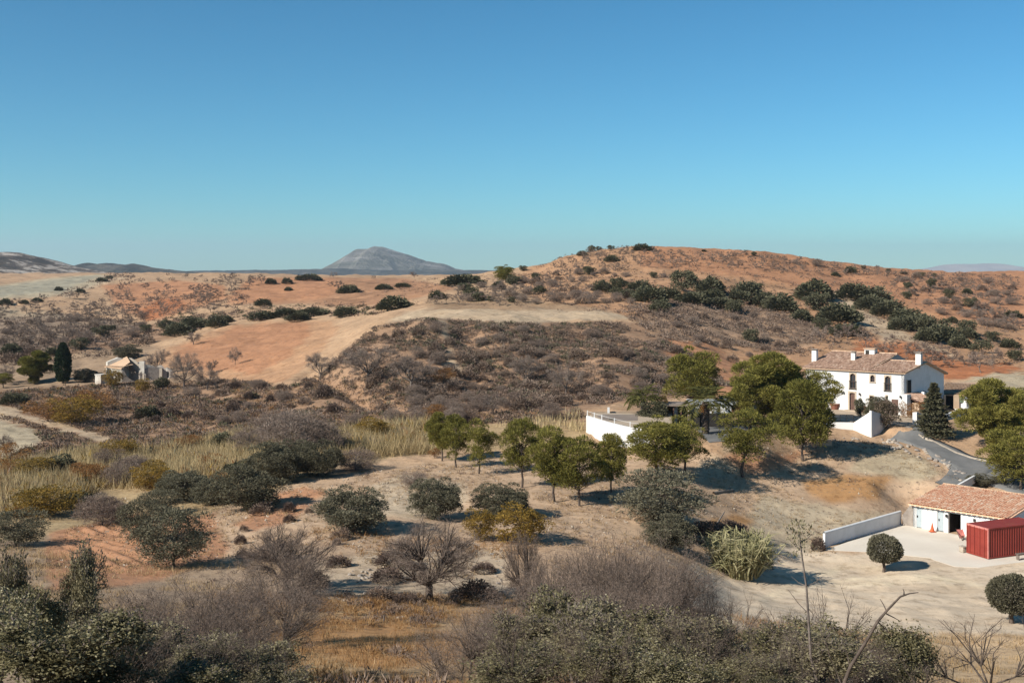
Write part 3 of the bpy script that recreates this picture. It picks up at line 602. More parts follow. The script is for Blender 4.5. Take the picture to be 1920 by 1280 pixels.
# openings: surround, glass, bars, balcony rails
O3 = (O0[0], O0[1])
def pt(s, z, d): return np.array((O0[0], O0[1], 0))+A33*s+NV3*d+UP*z
for i, (s0, s1, z0, z1) in enumerate(WIN):
    win = mk('window', *arch_ring(O3, A3, s0, s1, z0, z1, .13, .035, .18, .22 if i < 3 else .02), M['frame'], house)
    mk('pane', *join([obox(pt(0, 0, 0), A33, NV3, UP, s0, s1, .24, .27, z0, z1)]), M['glass'] if i < 3 else M['shutter'], win)
    bars = [obox(pt(0, 0, 0), A33, NV3, UP, s, s+.04, .19, .23, z0, z1) for s in np.linspace(s0, s1-.04, 3)]
    bars += [obox(pt(0, 0, 0), A33, NV3, UP, s0, s1, .185, .188, z, z+.05) for z in np.linspace(z0, z1-.25, 3)]
    mk('casement', *join(bars), M['door'], win)
    if i in (0, 2):
        rails = [obox(pt(0, 0, 0), A33, NV3, UP, s, s+.025, -.19, -.165, z0-.02, z0+1.0) for s in np.linspace(s0-.12, s1+.1, 8)]
        rails += [obox(pt(0, 0, 0), A33, NV3, UP, s0-.15, s1+.15, -.2, -.155, z, z+.04) for z in (z0+1.0, z0-.05)]
        rails += [obox(pt(0, 0, 0), A33, NV3, UP, s, s+.03, -.155, -.04, z0+.96, z0+1.0) for s in (s0-.13, s1+.1)]
        mk('balcony_rail', *join(rails), M['iron'], win)
for (s0, s1, z0, z1) in DOORS:
    dd = mk('door', *join([obox(pt(0, 0, 0), A33, NV3, UP, s0+.04, (s0+s1)/2-.01, .2, .26, z0+.1, z1), obox(pt(0, 0, 0), A33, NV3, UP, (s0+s1)/2+.01, s1-.04, .2, .26, z0+.1, z1)]), M['door'], house)
    mk('door_surround', *arch_ring(O3, A3, s0, s1, z0, z1, .18, .05, .2, .06, False), M['frame'], house)
    mk('doorstep', *join([obox(pt(0, 0, 0), A33, NV3, UP, s0-.5, s1+.5, -.9, -.001, z0-.1, z0+.16)]), M['terrace'], house)
# window of the shaded gable, with its open shutter
def gp(d, z, out): p = C0+Gd*d-E*out; return np.array((p[0], p[1], z))
G33 = np.array((*Gd, 0)); EO = np.array((*-E, 0))
gwn = mk('window', *join([obox(gp(0, 0, 0), G33, EO, UP, .75, 1.75, .004, .03, -16.2, -14.3)]), M['dark'], house)
mk('shutter', *join([obox(gp(0, 0, 0), G33, EO, UP, 1.77, 2.25, .005, .07, -16.2, -14.3)]), M['white'], gwn)
mk('window_surround', *join([obox(gp(0, 0, 0), G33, EO, UP, .6, .745, .003, .06, -16.3, -14.2), obox(gp(0, 0, 0), G33, EO, UP, .5, 2.0, .004, .22, -16.45, -16.31)]), M['frame'], gwn)
# porch block at the corner, its door and lean-to
pz = -16.05
po = C0-Gd*1.0
mk('porch_wall', *join([obox((*(C0-E*.0), 0), np.array((*-E, 0)), np.array((*-Gd, 0)), UP, -1.6, .9, .003, 1.0, ZB-.3, pz)]), M['white'], house)
pd = C0+E*1.0-Gd*1.0
mk('door', *join([obox((*pd, 0), np.array((*-E, 0)), np.array((*-Gd, 0)), UP, -.1, .75, .0, .06, ZB+.1, ZB+2.1)]), M['door'], house)
lt = [gp(0, pz-.0, .9), gp(0, pz-.0, .005), gp(5.5, pz, .005), gp(5.5, pz-.2, 2.2), gp(0.2, pz-.75, 2.2)]
mk('lean_to', *prism([gp(.02, 0, .95)[:2], gp(5, 0, .95)[:2], gp(5, 0, 2.0)[:2], gp(.02, 0, 2.0)[:2]], ZB-.3, ZB+1.7), M['tan'], house)
lrf = mk('lean_to_roof', *slope_sheet([gp(-.2, ZB+1.8, 2.2), gp(5.2, ZB+1.8, 2.2), gp(5.2, ZB+2.75, .01), gp(-.2, ZB+2.75, .01)]), M['door'], house)
tiles_on(house, gp(5.2, ZB+1.83, 2.2), gp(-.2, ZB+1.83, 2.2), gp(5.2, ZB+2.78, .01), M['tiles'], 4, name='lean_to_tiles')
mk('outside_stair', *prism([gp(3.4, 0, .02)[:2], gp(6.8, 0, .02)[:2], gp(6.8, 0, .9)[:2], gp(3.4, 0, .9)[:2]], ZB-.3, [ZB+2.9, ZB+1.1, ZB+1.1, ZB+2.9]), M['palewall'], house)
# chimneys
def chimney(px, pyb, pyt, wpx, Y, cap=M['greystone']):
    p = P(px, pyb, Y); h = (pyb-pyt)*Y/F; s = wpx*Y/F/2
    c = mk('chimney', *join([obox((p[0], p[1], 0), A33, NV3, UP, -s, s, -s, s, p[2]-.8, p[2]+h-.25)]), M['white'], house)
    cp = [obox((p[0], p[1], 0), A33, NV3, UP, -s*.8, s*.8, -s*.8, s*.8, p[2]+h-.249, p[2]+h-.08), obox((p[0], p[1], 0), A33, NV3, UP, -s*1.25, s*1.25, -s*1.25, s*1.25, p[2]+h-.079, p[2]+h)]
    mk('chimney_cap', *join(cp), cap, c)
chimney(1528, 677, 654, 9, 160.5); chimney(1600.5, 680, 658.5, 7.5, 158); chimney(1723, 679, 660, 10, 152.5)
tp = P(1633, 667, 159.5); s = .72
tw = mk('chimney', *join([obox((tp[0], tp[1], 0), A33, NV3, UP, -s, s, -s*.8, s*.8, tp[2]-.8, tp[2]+.95)]), M['white'], house)
mk('chimney_painted_shade', *join([obox((tp[0], tp[1], 0), A33, NV3, UP, -s*.75, -s*.05, -s*.8-.03, -s*.8-.004, tp[2]+.1, tp[2]+.8)]), M['dark'], tw)  # near-black sheet on the solid stack, the opening's shade painted on
mk('chimney_cap', *join([obox((tp[0], tp[1], 0), A33, NV3, UP, -s*1.15, s*1.15, -s, s, tp[2]+.951, tp[2]+1.08)]), M['tantiles'], tw)
# wall lamps
for px, py in ((1582,735), (1612.5,738), (1694,742)):
    s, z = fs(px), fz(px, py); d = 0 if px < 1690 else -1.0
    mk('wall_lamp', *join([obox(pt(0, 0, 0), A33, NV3, UP, s-.08, s+.08, d-.3, d-.12, z-.15, z+.12), obox(pt(0, 0, 0), A33, NV3, UP, s-.02, s+.02, d-.12, d-.004, z+.05, z+.09)]), M['iron'], house)

# ---------------------------------------------------------------- free-standing walls traced along their foot
def px_wall(name, pts, th, mat, label, cat='wall', group=None, cap=None, sink=.5, Y=None, posts=None):
    """pts: (x, y of foot, y of top) in the photo; the foot stands on the ground"""
    B, T = [], []
    for i, p in enumerate(pts):
        x, yb, yt = p[:3]
        g = P(x, yb, p[3]) if len(p) > 3 else G(x, yb); B.append(g); T.append((HY-yt)*g[1]/F)
    B = np.array(B); d = np.gradient(B[:, :2], axis=0); d /= np.linalg.norm(d, axis=1, keepdims=True); n = np.stack([-d[:, 1], d[:, 0]], 1)
    n[n[:, 1] < 0] *= -1
    Vs = []
    for b_, t, nn in zip(B, T, n):
        for k in (0, th):
            Vs += [(b_[0]+nn[0]*k, b_[1]+nn[1]*k, b_[2]-sink), (b_[0]+nn[0]*k, b_[1]+nn[1]*k, t)]
    Fc = []; m_ = len(B)
    for i in range(m_-1):
        a = 4*i; Fc += [[a, a+4, a+5, a+1], [a+2, a+3, a+7, a+6], [a+1, a+5, a+7, a+3], [a, a+2, a+6, a+4]]
    Fc += [[0, 1, 3, 2], [4*m_-4, 4*m_-2, 4*m_-1, 4*m_-3]]
    root = empty(name, tuple(B[0]), label, cat, group)
    mk('wall', Vs, Fc, mat, root)
    if cap:
        segs = [(np.array((B[i, 0]+n[i, 0]*th/2, B[i, 1]+n[i, 1]*th/2, T[i]+.02)), np.array((B[i+1, 0]+n[i+1, 0]*th/2, B[i+1, 1]+n[i+1, 1]*th/2, T[i+1]+.02)), th*.75, th*.75) for i in range(m_-1)]
        V, q = tubes(segs, 4); mk('coping', V, q, cap, root)
    return root, B, T, n
root, B, T, n = px_wall('terrace_wall', [(1099,812,779,133),(1112,818,783,130),(1126,825,787.5,127.5),(1150,832,794,125),(1180,838,801,123.2),(1215,843,805,122.2),(1245,845,808,121.8)], .3, M['white'], 'curved white retaining wall with railing posts holding up the pool terrace', 'wall')
for i, (b_, t, nn) in enumerate(zip(B, T, n)):
    if i < 6: mk('post', *join([obox((b_[0]+nn[0]*.15, b_[1]+nn[1]*.15, 0), (1, 0, 0), (0, 1, 0), UP, -.05, .05, -.05, .05, t, t+.6)]), M['white'], root)
segs = []
for i in range(len(B)-2):
    for hgt in (.5,):
        p0 = np.array((B[i, 0]+n[i, 0]*.15, B[i, 1]+n[i, 1]*.15, T[i]+hgt)); p1 = np.array((B[i+1, 0]+n[i+1, 0]*.15, B[i+1, 1]+n[i+1, 1]*.15, T[i+1]+hgt)); segs.append((p0, p1, .016, .016))
mk('railing', *tubes(segs, 4), M['white'], root)
px_wall('parapet_wall', [(1101,779,772,137),(1140,778,771.5,137.5),(1200,777,770.5,138),(1262,776,770,138.5)], .2, M['tan'], 'low tan parapet along the back edge of the pool terrace', 'wall')
tag(mk('post', *join([obox(P(1141, 776, 137.2), (1, 0, 0), (0, 1, 0), UP, -.12, .12, -.12, .12, 0, .8)]), M['white']), 'short white post standing on the tan parapet behind the pool terrace', 'post')
px_wall('yard_wall', [(1547,1025,1000,101.9),(1690,983,960,110.9)], .22, M['palewall'], 'long low white wall running up one side of the concrete yard', 'wall', cap=M['white'])
px_wall('terrace_wall', [(1536,812,790,141),(1560,813,791.5,140),(1600,806,792,139.5)], .3, M['white'], 'white retaining wall lying in pine shade below the farmhouse terrace', 'wall')
px_wall('stair_wall', [(1600,806,792.5,139.4),(1634,819,770,137)], .3, M['white'], 'sunlit white wedge shaped wall rising beside the oleander', 'wall')
px_wall('stair_wall', [(1634.5,818,770,137.1),(1668,806,780,140)], .3, M['palewall'], 'shaded pale wall behind the oleander leading to the gateway', 'wall')
px_wall('gate_wall', [(1711,806,773,140),(1719,806.5,772.5,139.6)], .5, M['white'], 'white gate pillar at the head of the asphalt drive', 'gate pillar')
px_wall('garden_wall', [(1720,804,774,140.5),(1760,795,777,143)], .25, M['palewall'], 'short pale wall joined to the gate pillar behind the conifer', 'wall')
px_wall('garden_wall', [(1760,795,782,143),(1790,791,771,147),(1822,782,762,151)], .25, M['palewall'], 'bluish white sloping wall between the conifer and the big pine', 'wall')
px_wall('threshold', [(1678,799,793,142),(1712,806,800,140)], .25, M['white'], 'low white threshold strip across the gateway of the drive', 'kerb')
px_wall('drive_parapet', [(1783,921,917,113.5),(1829,896,891,119.0)], .22, M['white'], 'thin white parapet slanting up behind the red tiled barn roof', 'wall')
px_wall('stone_kerb', [(1722,817,813.5),(1750,830,826.5),(1790,850,846.5),(1822,861,857),(1862,869,865)], .25, M['stone'], 'low stone kerb along the upper edge of the drive', 'kerb')
px_wall('brick_bank', [(1524,838,824),(1560,836,825)], .5, M['redtiles'], 'low red brick retaining bank in front of the shaded terrace wall', 'wall')
# railing on the farmhouse terrace
segs = []
r0, r1 = P(1538, 790, 141.3), P(1600, 792, 140)
rl_ = empty('terrace_railing', tuple(r0), 'dark iron railing along the edge of the farmhouse terrace', 'railing')
for t in np.linspace(0, 1, 6):
    p = r0+(r1-r0)*t; mk('post', *tubes([(p, p+UP*.95, .035, .035)], 4), M['iron'], rl_)
mk('rail', *tubes([(r0+UP*.95, r1+UP*.95, .03, .03), (r0+UP*.5, r1+UP*.5, .015, .015)], 4), M['iron'], rl_)

# pots on the terrace
def pot(px, py, wpx, hpx, label, plant=None, Y=None):
    g = PZ(px, py, ZH+.06); s = wpx*g[1]/F/2; h = hpx*g[1]/F
    ang = [i*math.pi/5 for i in range(10)]; prof = [(s*.7, 0), (s*.95, h*.75), (s*1.08, h*.8), (s*1.08, h), (s*.9, h), (s*.85, h*.85)]
    V = [(g[0]+r_*math.cos(t), g[1]+r_*math.sin(t), ZH+.06+z) for r_, z in prof for t in ang]
    Fc = [[k*10+i, k*10+(i+1) % 10, k*10+10+(i+1) % 10, k*10+10+i] for k in range(5) for i in range(10)]+[list(range(50, 60))]
    o = empty('flower_pot', (g[0], g[1], ZH+.06), label, 'flower pot', 'pots along the farmhouse front')
    mk('pot', V, Fc, M['pot'], o)
    return o, g, h, s
# ---------------------------------------------------------------- outbuilding beside the farmhouse
ob = empty('outbuilding', tuple(P(1795, 770, 152)), 'low outbuilding with tan tiled roof and bay of painted shade beside the farmhouse', 'outbuilding')
def PX(x, y, Y): return P(x, y, Y)
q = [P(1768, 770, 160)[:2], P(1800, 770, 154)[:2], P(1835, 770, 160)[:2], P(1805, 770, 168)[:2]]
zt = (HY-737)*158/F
mk('wall', *prism(q, ZH-.5, zt), M['dark'], ob)  # solid near-black block, the bay's shade put into its colour
mk('wall', *prism([P(1790, 0, 153)[:2], P(1812, 0, 152)[:2], P(1820, 0, 154)[:2], P(1797, 0, 155.5)[:2]], ZH-.5, (HY-745)*153/F), M['white'], ob)
rr = [P(1764, 739, 158), P(1824, 741, 153), P(1836, 716, 165), P(1772, 717, 168)]
mk('roof', *slope_sheet(rr, .15), M['tantiles'], ob)
tiles_on(ob, rr[0]+UP*.03, rr[1]+UP*.03, rr[3]+UP*.03, M['tantiles'], 9, .26)
mk('post', *join([obox((*P(1771, 0, 156)[:2], 0), (1, 0, 0), (0, 1, 0), UP, -.12, .12, -.12, .12, ZH-.2, (HY-738)*157/F)]), M['tan'], ob)
wn = mk('window', *join([obox(P(1799, 756, 152.3), (1, -.1, 0), (0, 1, 0), UP, -.05, .75, -.02, .05, .1, 1.0)]), M['shutter'], ob)
mk('window_surround', *join([obox(P(1799, 756, 152.25), (1, -.1, 0), (0, 1, 0), UP, -.75, -.051, -.02, .05, -.7, 1.1)]), M['tan'], ob)

# ---------------------------------------------------------------- pool house group
ph = empty('pool_house', tuple(P(1330, 792, 135)), 'low white pool house behind the palm with dark plinth and flat roof', 'pool house')
a = np.array((1, -.05, 0)); b3 = np.array((.05, 1, 0)); o = P(1297, 792, 136.5); o[2] = 0; zt = (HY-758)*136/F
mk('wall', *join([obox(o, a, b3, UP, 0, 4.7, 0, 4, ZD-.3, zt)]), M['white'], ph)
mk('plinth', *join([obox(o, a, b3, UP, -.03, 4.73, -.05, -.002, ZD-.2, (HY-775)*136/F)]), M['dark'], ph)
mk('roof', *join([obox(o, a, b3, UP, -.2, 4.9, -.25, 4.2, zt+.001, zt+.16)]), M['slab'], ph)
for x in (1.4, 3.2): mk('window', *join([obox(o, a, b3, UP, x, x+.16, -.03, -.002, (HY-772)*136/F, (HY-762)*136/F)]), M['dark'], ph)
pg = empty('pergola', tuple(P(1265, 795, 135)), 'dark flat roofed pergola with posts beside the white pool house', 'pergola')
o = P(1246, 793, 135.5); o[2] = 0; z1 = (HY-762)*135/F
rfp = mk('roof', *join([obox(o, a, b3, UP, -.2, 3.2, -.2, 3.2, z1, z1+.2)]), M['brownterrace'], pg)
for i, x in enumerate((0, 1.0, 1.9, 2.9)): mk('post', *join([obox(o, a, b3, UP, x, x+.13, 0, .13, ZD-.3, z1-.001)]), M['door'], pg)
mk('back_wall', *join([obox(o, a, b3, UP, 0, 3.0, 2.9, 3.1, ZD-.3, z1-.001)]), M['iron'], pg)
mk('panel', *join([obox(o, a, b3, UP, 1.25, 1.65, 1.2, 1.3, ZD, z1-.2)]), M['white'], pg)
hu = empty('stone_hut', tuple(P(1370, 772, 150)), 'small tan hut with grey slab roof behind the pool house', 'hut')
o = P(1364, 780, 150); o[2] = 0
mk('wall', *join([obox(o, a, b3, UP, 0, 1.8, 0, 3, ZD-.8, (HY-757)*150/F)]), M['tan'], hu)
mk('roof', *slope_sheet([P(1350, 756.5, 149), P(1390, 757.5, 149), P(1388, 743, 155), P(1348, 742, 155)], .2), M['slab'], hu)
mk('window', *join([obox(o, a, b3, UP, .45, 1.0, -.03, -.002, (HY-768)*150/F, (HY-761)*150/F)]), M['door'], hu)
th = empty('garden_hut', tuple(P(1455, 775, 160)), 'orange tan hut wall seen between the two tall pines', 'hut')
o = P(1441, 781, 160); o[2] = 0
mk('wall', *join([obox(o, a, b3, UP, 0, 2.2, 0, 3, ZD-1.5, (HY-753)*160/F)]), M['redtiles'], th)
mk('roof', *join([obox(o, a, b3, UP, -.15, 2.35, -.2, 3.2, (HY-753)*160/F+.001, (HY-753)*160/F+.18)]), M['tantiles'], th)
for x in (1286, 1317): 
    g0 = P(x, 795, 130); g0[2] = ZD; tag(mk('lamp_post', *tubes([(g0, g0+UP*2.6, .05, .05)], 5), M['iron']), 'thin dark post of a garden lamp %s the pool house' % ('between the pergola and' if x == 1286 else 'in front of'), 'post')

# ---------------------------------------------------------------- barn
BA = unit((.7, -.714)); BB = unit((.714, .7)); b0 = np.array((38.75, 109.8)); A3b = np.array((*BA, 0)); B3b = np.array((*BB, 0))
barn = empty('barn', (*b0, ZY), 'low white barn with red tiled roof and grey blue doors on the concrete yard', 'barn')
ze = -22.35; LB = 9.2; DB = 7.2; zr = -21.55
def bs(px):
    u = (px-CX)/F; return (u*b0[1]-b0[0])/(BA[0]-u*BA[1])
ops = [(bs(1717), bs(1728.5), ZY, ze-.05), (bs(1757.5), bs(1769.5), ZY, ze-.15), (bs(1778), bs(1801.5), ZY, ze-.06)]
mk('wall', *wall_open(b0, BA, LB, ZY-.3, ze, .3, [(p[0], p[1], ZY-.3, p[3]) for p in ops]), M['white'], barn)
ob3 = np.array((*b0, 0))
for i, p in enumerate(ops[:2]):
    d_ = mk('door', *join([obox(ob3, A3b, B3b, UP, p[0]+.02, p[1]-.02, .06, .11, ZY+.08, p[3])]), M['bluedoor'], barn)
    mk('handle', *join([obox(ob3, A3b, B3b, UP, p[0]+.1, p[0]+.2, .02, .058, ZY+1.0, ZY+1.2)]), M['iron'], d_)
mk('doorway_painted_shade', *join([obox(ob3, A3b, B3b, UP, ops[2][0], ops[2][1], 2.4, 2.45, ZY-.1, ze), obox(ob3, A3b, B3b, UP, ops[2][0]-.05, ops[2][0]-.001, .31, 2.4, ZY-.1, ze), obox(ob3, A3b, B3b, UP, ops[2][1]+.001, ops[2][1]+.05, .31, 2.4, ZY-.1, ze)]), M['dark'], barn)  # lining coloured near black for the shade inside the doorway
mk('lintel', *join([obox(ob3, A3b, B3b, UP, 0, LB, -.05, -.002, ze-.32, ze-.001)]), M['bluedoor'], barn)
for x in (1775.5, 1828): mk('wall_lamp', *join([obox(ob3, A3b, B3b, UP, bs(x)-.08, bs(x)+.08, -.22, -.06, ze-.75, ze-.5)]), M['iron'], barn)
gp4 = [(LB, 0, ZY-.3), (LB, DB+3, ZY-.3), (LB, DB+3, ze), (LB, DB, zr), (LB, 0, ze)]
gv = [ob3+A3b*s+B3b*d+UP*z for s, d, z in gp4]
mk('wall', gv+[v-A3b*.3 for v in gv], [[0, 1, 2, 3, 4], [9, 8, 7, 6, 5]]+[[i, i+5, (i+1) % 5+5, (i+1) % 5] for i in range(5)], M['palewall'], barn)
gv = [v-A3b*(LB-.001) for v in gv]
mk('wall', gv+[v+A3b*.3 for v in gv], [[4, 3, 2, 1, 0], [5, 6, 7, 8, 9]]+[[i, (i+1) % 5, (i+1) % 5+5, i+5] for i in range(5)], M['palewall'], barn)
bp = lambda s, d, z: ob3+A3b*s+B3b*d+UP*z
mk('roof', *join([slope_sheet([bp(-.35, -.4, ze+.02), bp(LB+.1, -.4, ze+.02), bp(LB+.1, DB, zr+.08), bp(-.35, DB, zr+.08)]), slope_sheet([bp(-.35, DB+.01, zr+.08), bp(LB+.1, DB+.01, zr+.08), bp(LB+.1, DB+3.4, ze), bp(-.35, DB+3.4, ze)])]), M['redtiles'], barn)
tiles_on(barn, bp(-.35, -.42, ze+.04), bp(LB+.1, -.42, ze+.04), bp(-.35, DB, zr+.10), M['redtiles'], 12, .25)
eaves = [obox(ob3, A3b, B3b, UP, s, s+.12, -.42, -.003, ze-.14, ze-.101) for s in np.arange(-.2, LB, .5)]
mk('rafter_ends', *join(eaves), M['white'], barn)
tag(ridge(barn, bp(-.35, DB, zr+.14), bp(LB+.1, DB, zr+.14), M['tantiles']), kind='stuff')
ps = [(bp(-.6, -.2, ZY)+np.array((*np.random.RandomState(5).normal(0, .0, 2), 0)))]
px_wall('rubble_wall', [(1692,985,966,110.6),(1702,986,952,110.4),(1712,988,941,110.1)], .6, M['greystone'], 'rough stone end of wall between the yard wall and the barn', 'wall')

# ---------------------------------------------------------------- red container
cn = np.array((40.76, 97.35)); WD = unit((-.39, .92)); LD = unit((.92, .39)); W3, L3 = np.array((*WD, 0)), np.array((*LD, 0)); c3 = np.array((*cn, 0))
box = empty('shipping_container', (*cn, ZY+.07), 'faded red steel shipping container with ribbed sides on the concrete yard', 'container')
zc0, zc1, CL, CW = ZY+.07, ZY+2.66, 6.06, 2.44
def corr(o_, a_, n_, L, z0, z1, pitch=.28, dep=.05):
    """ribbed steel sheet"""
    V, k = [], 0; xs = []; x = 0
    while x < L-pitch: xs += [(x, 0), (x+pitch*.28, 0), (x+pitch*.5, dep), (x+pitch*.78, dep)]; x += pitch
    xs.append((L, 0))
    for x, d in xs:
        for z in (z0, z1): V.append(o_+a_*x-n_*d+UP*z)
    return V, [[2*i, 2*i+2, 2*i+3, 2*i+1] for i in range(len(xs)-1)]
nl = -W3
mk('side_panel', *corr(c3+L3*.1-nl*.02, L3, nl, CL-.2, zc0+.12, zc1-.08), M['redmetal'], box)
mk('side_panel', *corr(c3+L3*.1+W3*(CW-.02), L3, -nl, CL-.2, zc0+.12, zc1-.08), M['redmetal'], box)
mk('end_panel', *corr(c3+W3*.1+L3*(CL-.02), W3, L3, CW-.2, zc0+.12, zc1-.08), M['redmetal'], box)
mk('roof_panel', *join([obox(c3, L3, W3, UP, .05, CL-.05, .05, CW-.05, zc1-.05, zc1-.02)]), M['redmetal'], box)
mk('floor_panel', *join([obox(c3, L3, W3, UP, .05, CL-.05, .05, CW-.05, zc0+.02, zc0+.12)]), M['redmetal'], box)
fr = [obox(c3, L3, W3, UP, x0, x1, y0, y1, z0, z1) for x0, x1, y0, y1, z0, z1 in (
 (0, CL, -.01, .07, zc1-.1, zc1), (0, CL, CW-.07, CW+.01, zc1-.1, zc1), (0, CL, -.01, .07, zc0, zc0+.14), (0, CL, CW-.07, CW+.01, zc0, zc0+.14),
 (CL-.09, CL+.01, -.015, .09, zc0, zc1+.01), (CL-.09, CL+.01, CW-.09, CW+.015, zc0, zc1+.01), (-.015, .09, CW-.09, CW+.015, zc0, zc1+.01), (-.01, .07, .09, CW-.09, zc0, zc0+.14), (CL-.07, CL+.01, .09, CW-.09, zc1-.1, zc1), (CL-.07, CL+.01, .09, CW-.09, zc0, zc0+.14))]
mk('frame', *join(fr), M['redmetal'], box)
mk('corner_post', *join([obox(c3, L3, W3, UP, -.015, .09, -.015, .09, zc0, zc1+.01)]), M['pinkedge'], box)
mk('header', *join([obox(c3, L3, W3, UP, -.02, .07, .09, CW-.09, zc1-.16, zc1)]), M['pinkedge'], box)
for k_ in range(2):
    w0 = .1+k_*(CW/2-.1); w1 = w0+CW/2-.11
    dr = mk('door', *join([obox(c3, L3, W3, UP, .0, .045, w0, w1, zc0+.15, zc1-.17)]+[obox(c3, L3, W3, UP, -.015, -.001, w0+.03, w1-.03, z, z+.05) for z in (zc0+.2, zc0+.9, zc0+1.6, zc0+2.25)]), M['redmetal'], box)
    for y in (w0+.3, w1-.3):
        mk('lock_rod', *tubes([(c3+L3*-.045+W3*y+UP*(zc0+.08), c3+L3*-.045+W3*y+UP*(zc1-.06), .018, .018)], 6), M['redmetal'], dr)

# ---------------------------------------------------------------- small things of the yard
g = PZ(1748, 996, ZY+.06); V, Fc = [], []
cone = empty('traffic_cone', (*g, ZY+.06), 'orange cone standing against the white barn wall', 'traffic cone')
ang = [i*math.pi/5 for i in range(10)]
V = [(g[0]+r_*math.cos(t), g[1]+r_*math.sin(t), ZY+.1+z) for r_, z in ((.22, 0), (.12, .35), (.03, .78)) for t in ang]
mk('cone_body', V, [[k*10+i, k*10+(i+1) % 10, k*10+10+(i+1) % 10, k*10+10+i] for k in range(2) for i in range(10)]+[list(range(20, 30))], M['cone'], cone)
mk('base', *join([obox((*g, ZY+.06), (1, 0, 0), (0, 1, 0), UP, -.26, .26, -.26, .26, 0, .04)]), M['cone'], cone)
g = PZ(1802, 1011, ZY+.06); wb = empty('wheelbarrow', (*g, ZY+.06), 'red wheelbarrow tipped up beside the red container', 'wheelbarrow')
g3 = np.array((*g, ZY+.06)); tray = [(-.25, -.3, .45), (.25, -.3, .45), (.3, .35, .85), (-.3, .35, .85), (-.15, -.15, .15), (.15, -.15, .15), (.18, .15, .4), (-.18, .15, .4)]
mk('tray', [g3+np.array(t) for t in tray], [[4, 5, 6, 7], [0, 4, 5, 1][::-1], [1, 5, 6, 2][::-1], [2, 6, 7, 3][::-1], [3, 7, 4, 0][::-1]], M['pinkedge'], wb)
mk('handle', *tubes([(g3+np.array((.2, -.3, .1)), g3+np.array((.3, .5, .9)), .02, .02)], 5), M['iron'], wb)
mk('handle', *tubes([(g3+np.array((-.2, -.3, .1)), g3+np.array((-.3, .5, .9)), .02, .02)], 5), M['iron'], wb)
mk('wheel', *tubes([(g3+np.array((-.04, -.35, .18)), g3+np.array((.04, -.35, .18)), .18, .18)], 12), M['iron'], wb)
g = PZ(1807, 1034, ZY+.06); tag(mk('crate', *join([obox((*g, ZY+.06), L3, W3, UP, -.25, .15, -.2, .3, 0, .45), obox((*g, ZY+.06), L3, W3, UP, -.3, .2, -.25, .35, .451, .5)]), M['stone'], loc=(*g, ZY+.06)), 'small pale crate standing at the corner of the red container', 'crate')
tr = empty('wooden_bench', (*PZ(1921, 1047, ZY+.06), ZY+.06), 'weathered grey bench beside the long side of the container', 'bench')
g3 = np.array((*PZ(1921, 1047, ZY+.06), ZY+.06)); mk('seat', *join([obox(g3, L3, W3, UP, -.9, .6, -.2, .2, .45, .5)]), M['greybark'], tr)
for s in (-.8, .45): mk('leg', *join([obox(g3, L3, W3, UP, s, s+.06, -.15, .15, 0, .449)]), M['greybark'], tr)

# ---------------------------------------------------------------- ruined farmhouse on the far side
YR = 228.0; zf = -23.2
rc = P(229, 0, YR)[:2]; RE = unit((-.85, .53)); RG = unit((.93, .36)); re3, rg3 = np.array((*RE, 0)), np.array((*RG, 0)); r3 = np.array((*rc, 0))
ru = empty('ruined_farmhouse', (*rc, zf), 'ruined white farmhouse with half fallen tan roof beside the cypress', 'ruined house')
rz = lambda py, Y=YR: (HY-py)*Y/F
mk('wall', *wall_open((rc+RE*4.6), -RE, 4.6, zf-1, rz(688), .5, [(1.6, 2.3, rz(705), rz(696)), (3.3, 4.0, rz(712), rz(698))]), M['weathered'], ru)
rng = np.random.RandomState(8)
def broken(o_, a_, n_, L, z0, tops, th, mat, name='wall'):
    xs = np.linspace(0, L, len(tops)); V = []
    for x, t in zip(xs, tops):
        for k in (0, th): V += [o_+a_*x+n_*k+UP*z0, o_+a_*x+n_*k+UP*t]
    Fc = []
    for i in range(len(xs)-1):
        k = 4*i; Fc += [[k, k+4, k+5, k+1], [k+2, k+3, k+7, k+6], [k+1, k+5, k+7, k+3]]
    Fc += [[0, 1, 3, 2], [4*len(xs)-4, 4*len(xs)-2, 4*len(xs)-1, 4*len(xs)-3]]
    return mk(name, V, Fc, mat, ru)
# ragged front wall in shade, back wall, end walls
broken(r3, rg3, re3, 9.2, zf-1, [rz(y) for y in (688, 706, 713, 716, 718, 716, 712, 716, 718, 718, 710)], .5, M['greystone'])
broken(r3+rg3*3.6+re3*.3, rg3, re3, 5.2, zf-1, [rz(y) for y in (700, 694, 691, 689, 690, 692, 699)], .4, M['greystone'], 'rubble_pile')
broken(r3+re3*4.4, rg3, re3, 9.4, zf-1, [rz(y, 231) for y in (678, 674, 670, 673, 676, 682, 680, 684, 686, 690)], .5, M['weathered'])
broken(r3+rg3*4.1, re3, rg3, 4.4, zf-1, [rz(y, 230) for y in (702, 690, 682, 676, 672)], .45, M['stone'])
broken(r3+rg3*9.3, re3, rg3, 4.4, zf-1, [rz(y, 231) for y in (696, 690, 692, 686, 690)], .45, M['greystone'])
mk('roof', *join([slope_sheet([r3+re3*4.9-rg3*.3+UP*rz(689), r3-re3*.2-rg3*.3+UP*rz(690.5), r3+rg3*1.9+re3*.6+UP*rz(679), r3+rg3*4.0+re3*4.9+UP*rz(668, 232)], .18)]), M['tantiles'], ru)
V, q = tile_field(r3+re3*4.9-rg3*.3+UP*rz(688.5), -re3, 5.0, unit(rg3+UP*.18), 2.6, .3, .5, np.random.RandomState(4))
tag(mk('roof_tiles', V, q, M['tantiles'], ru), kind='stuff')
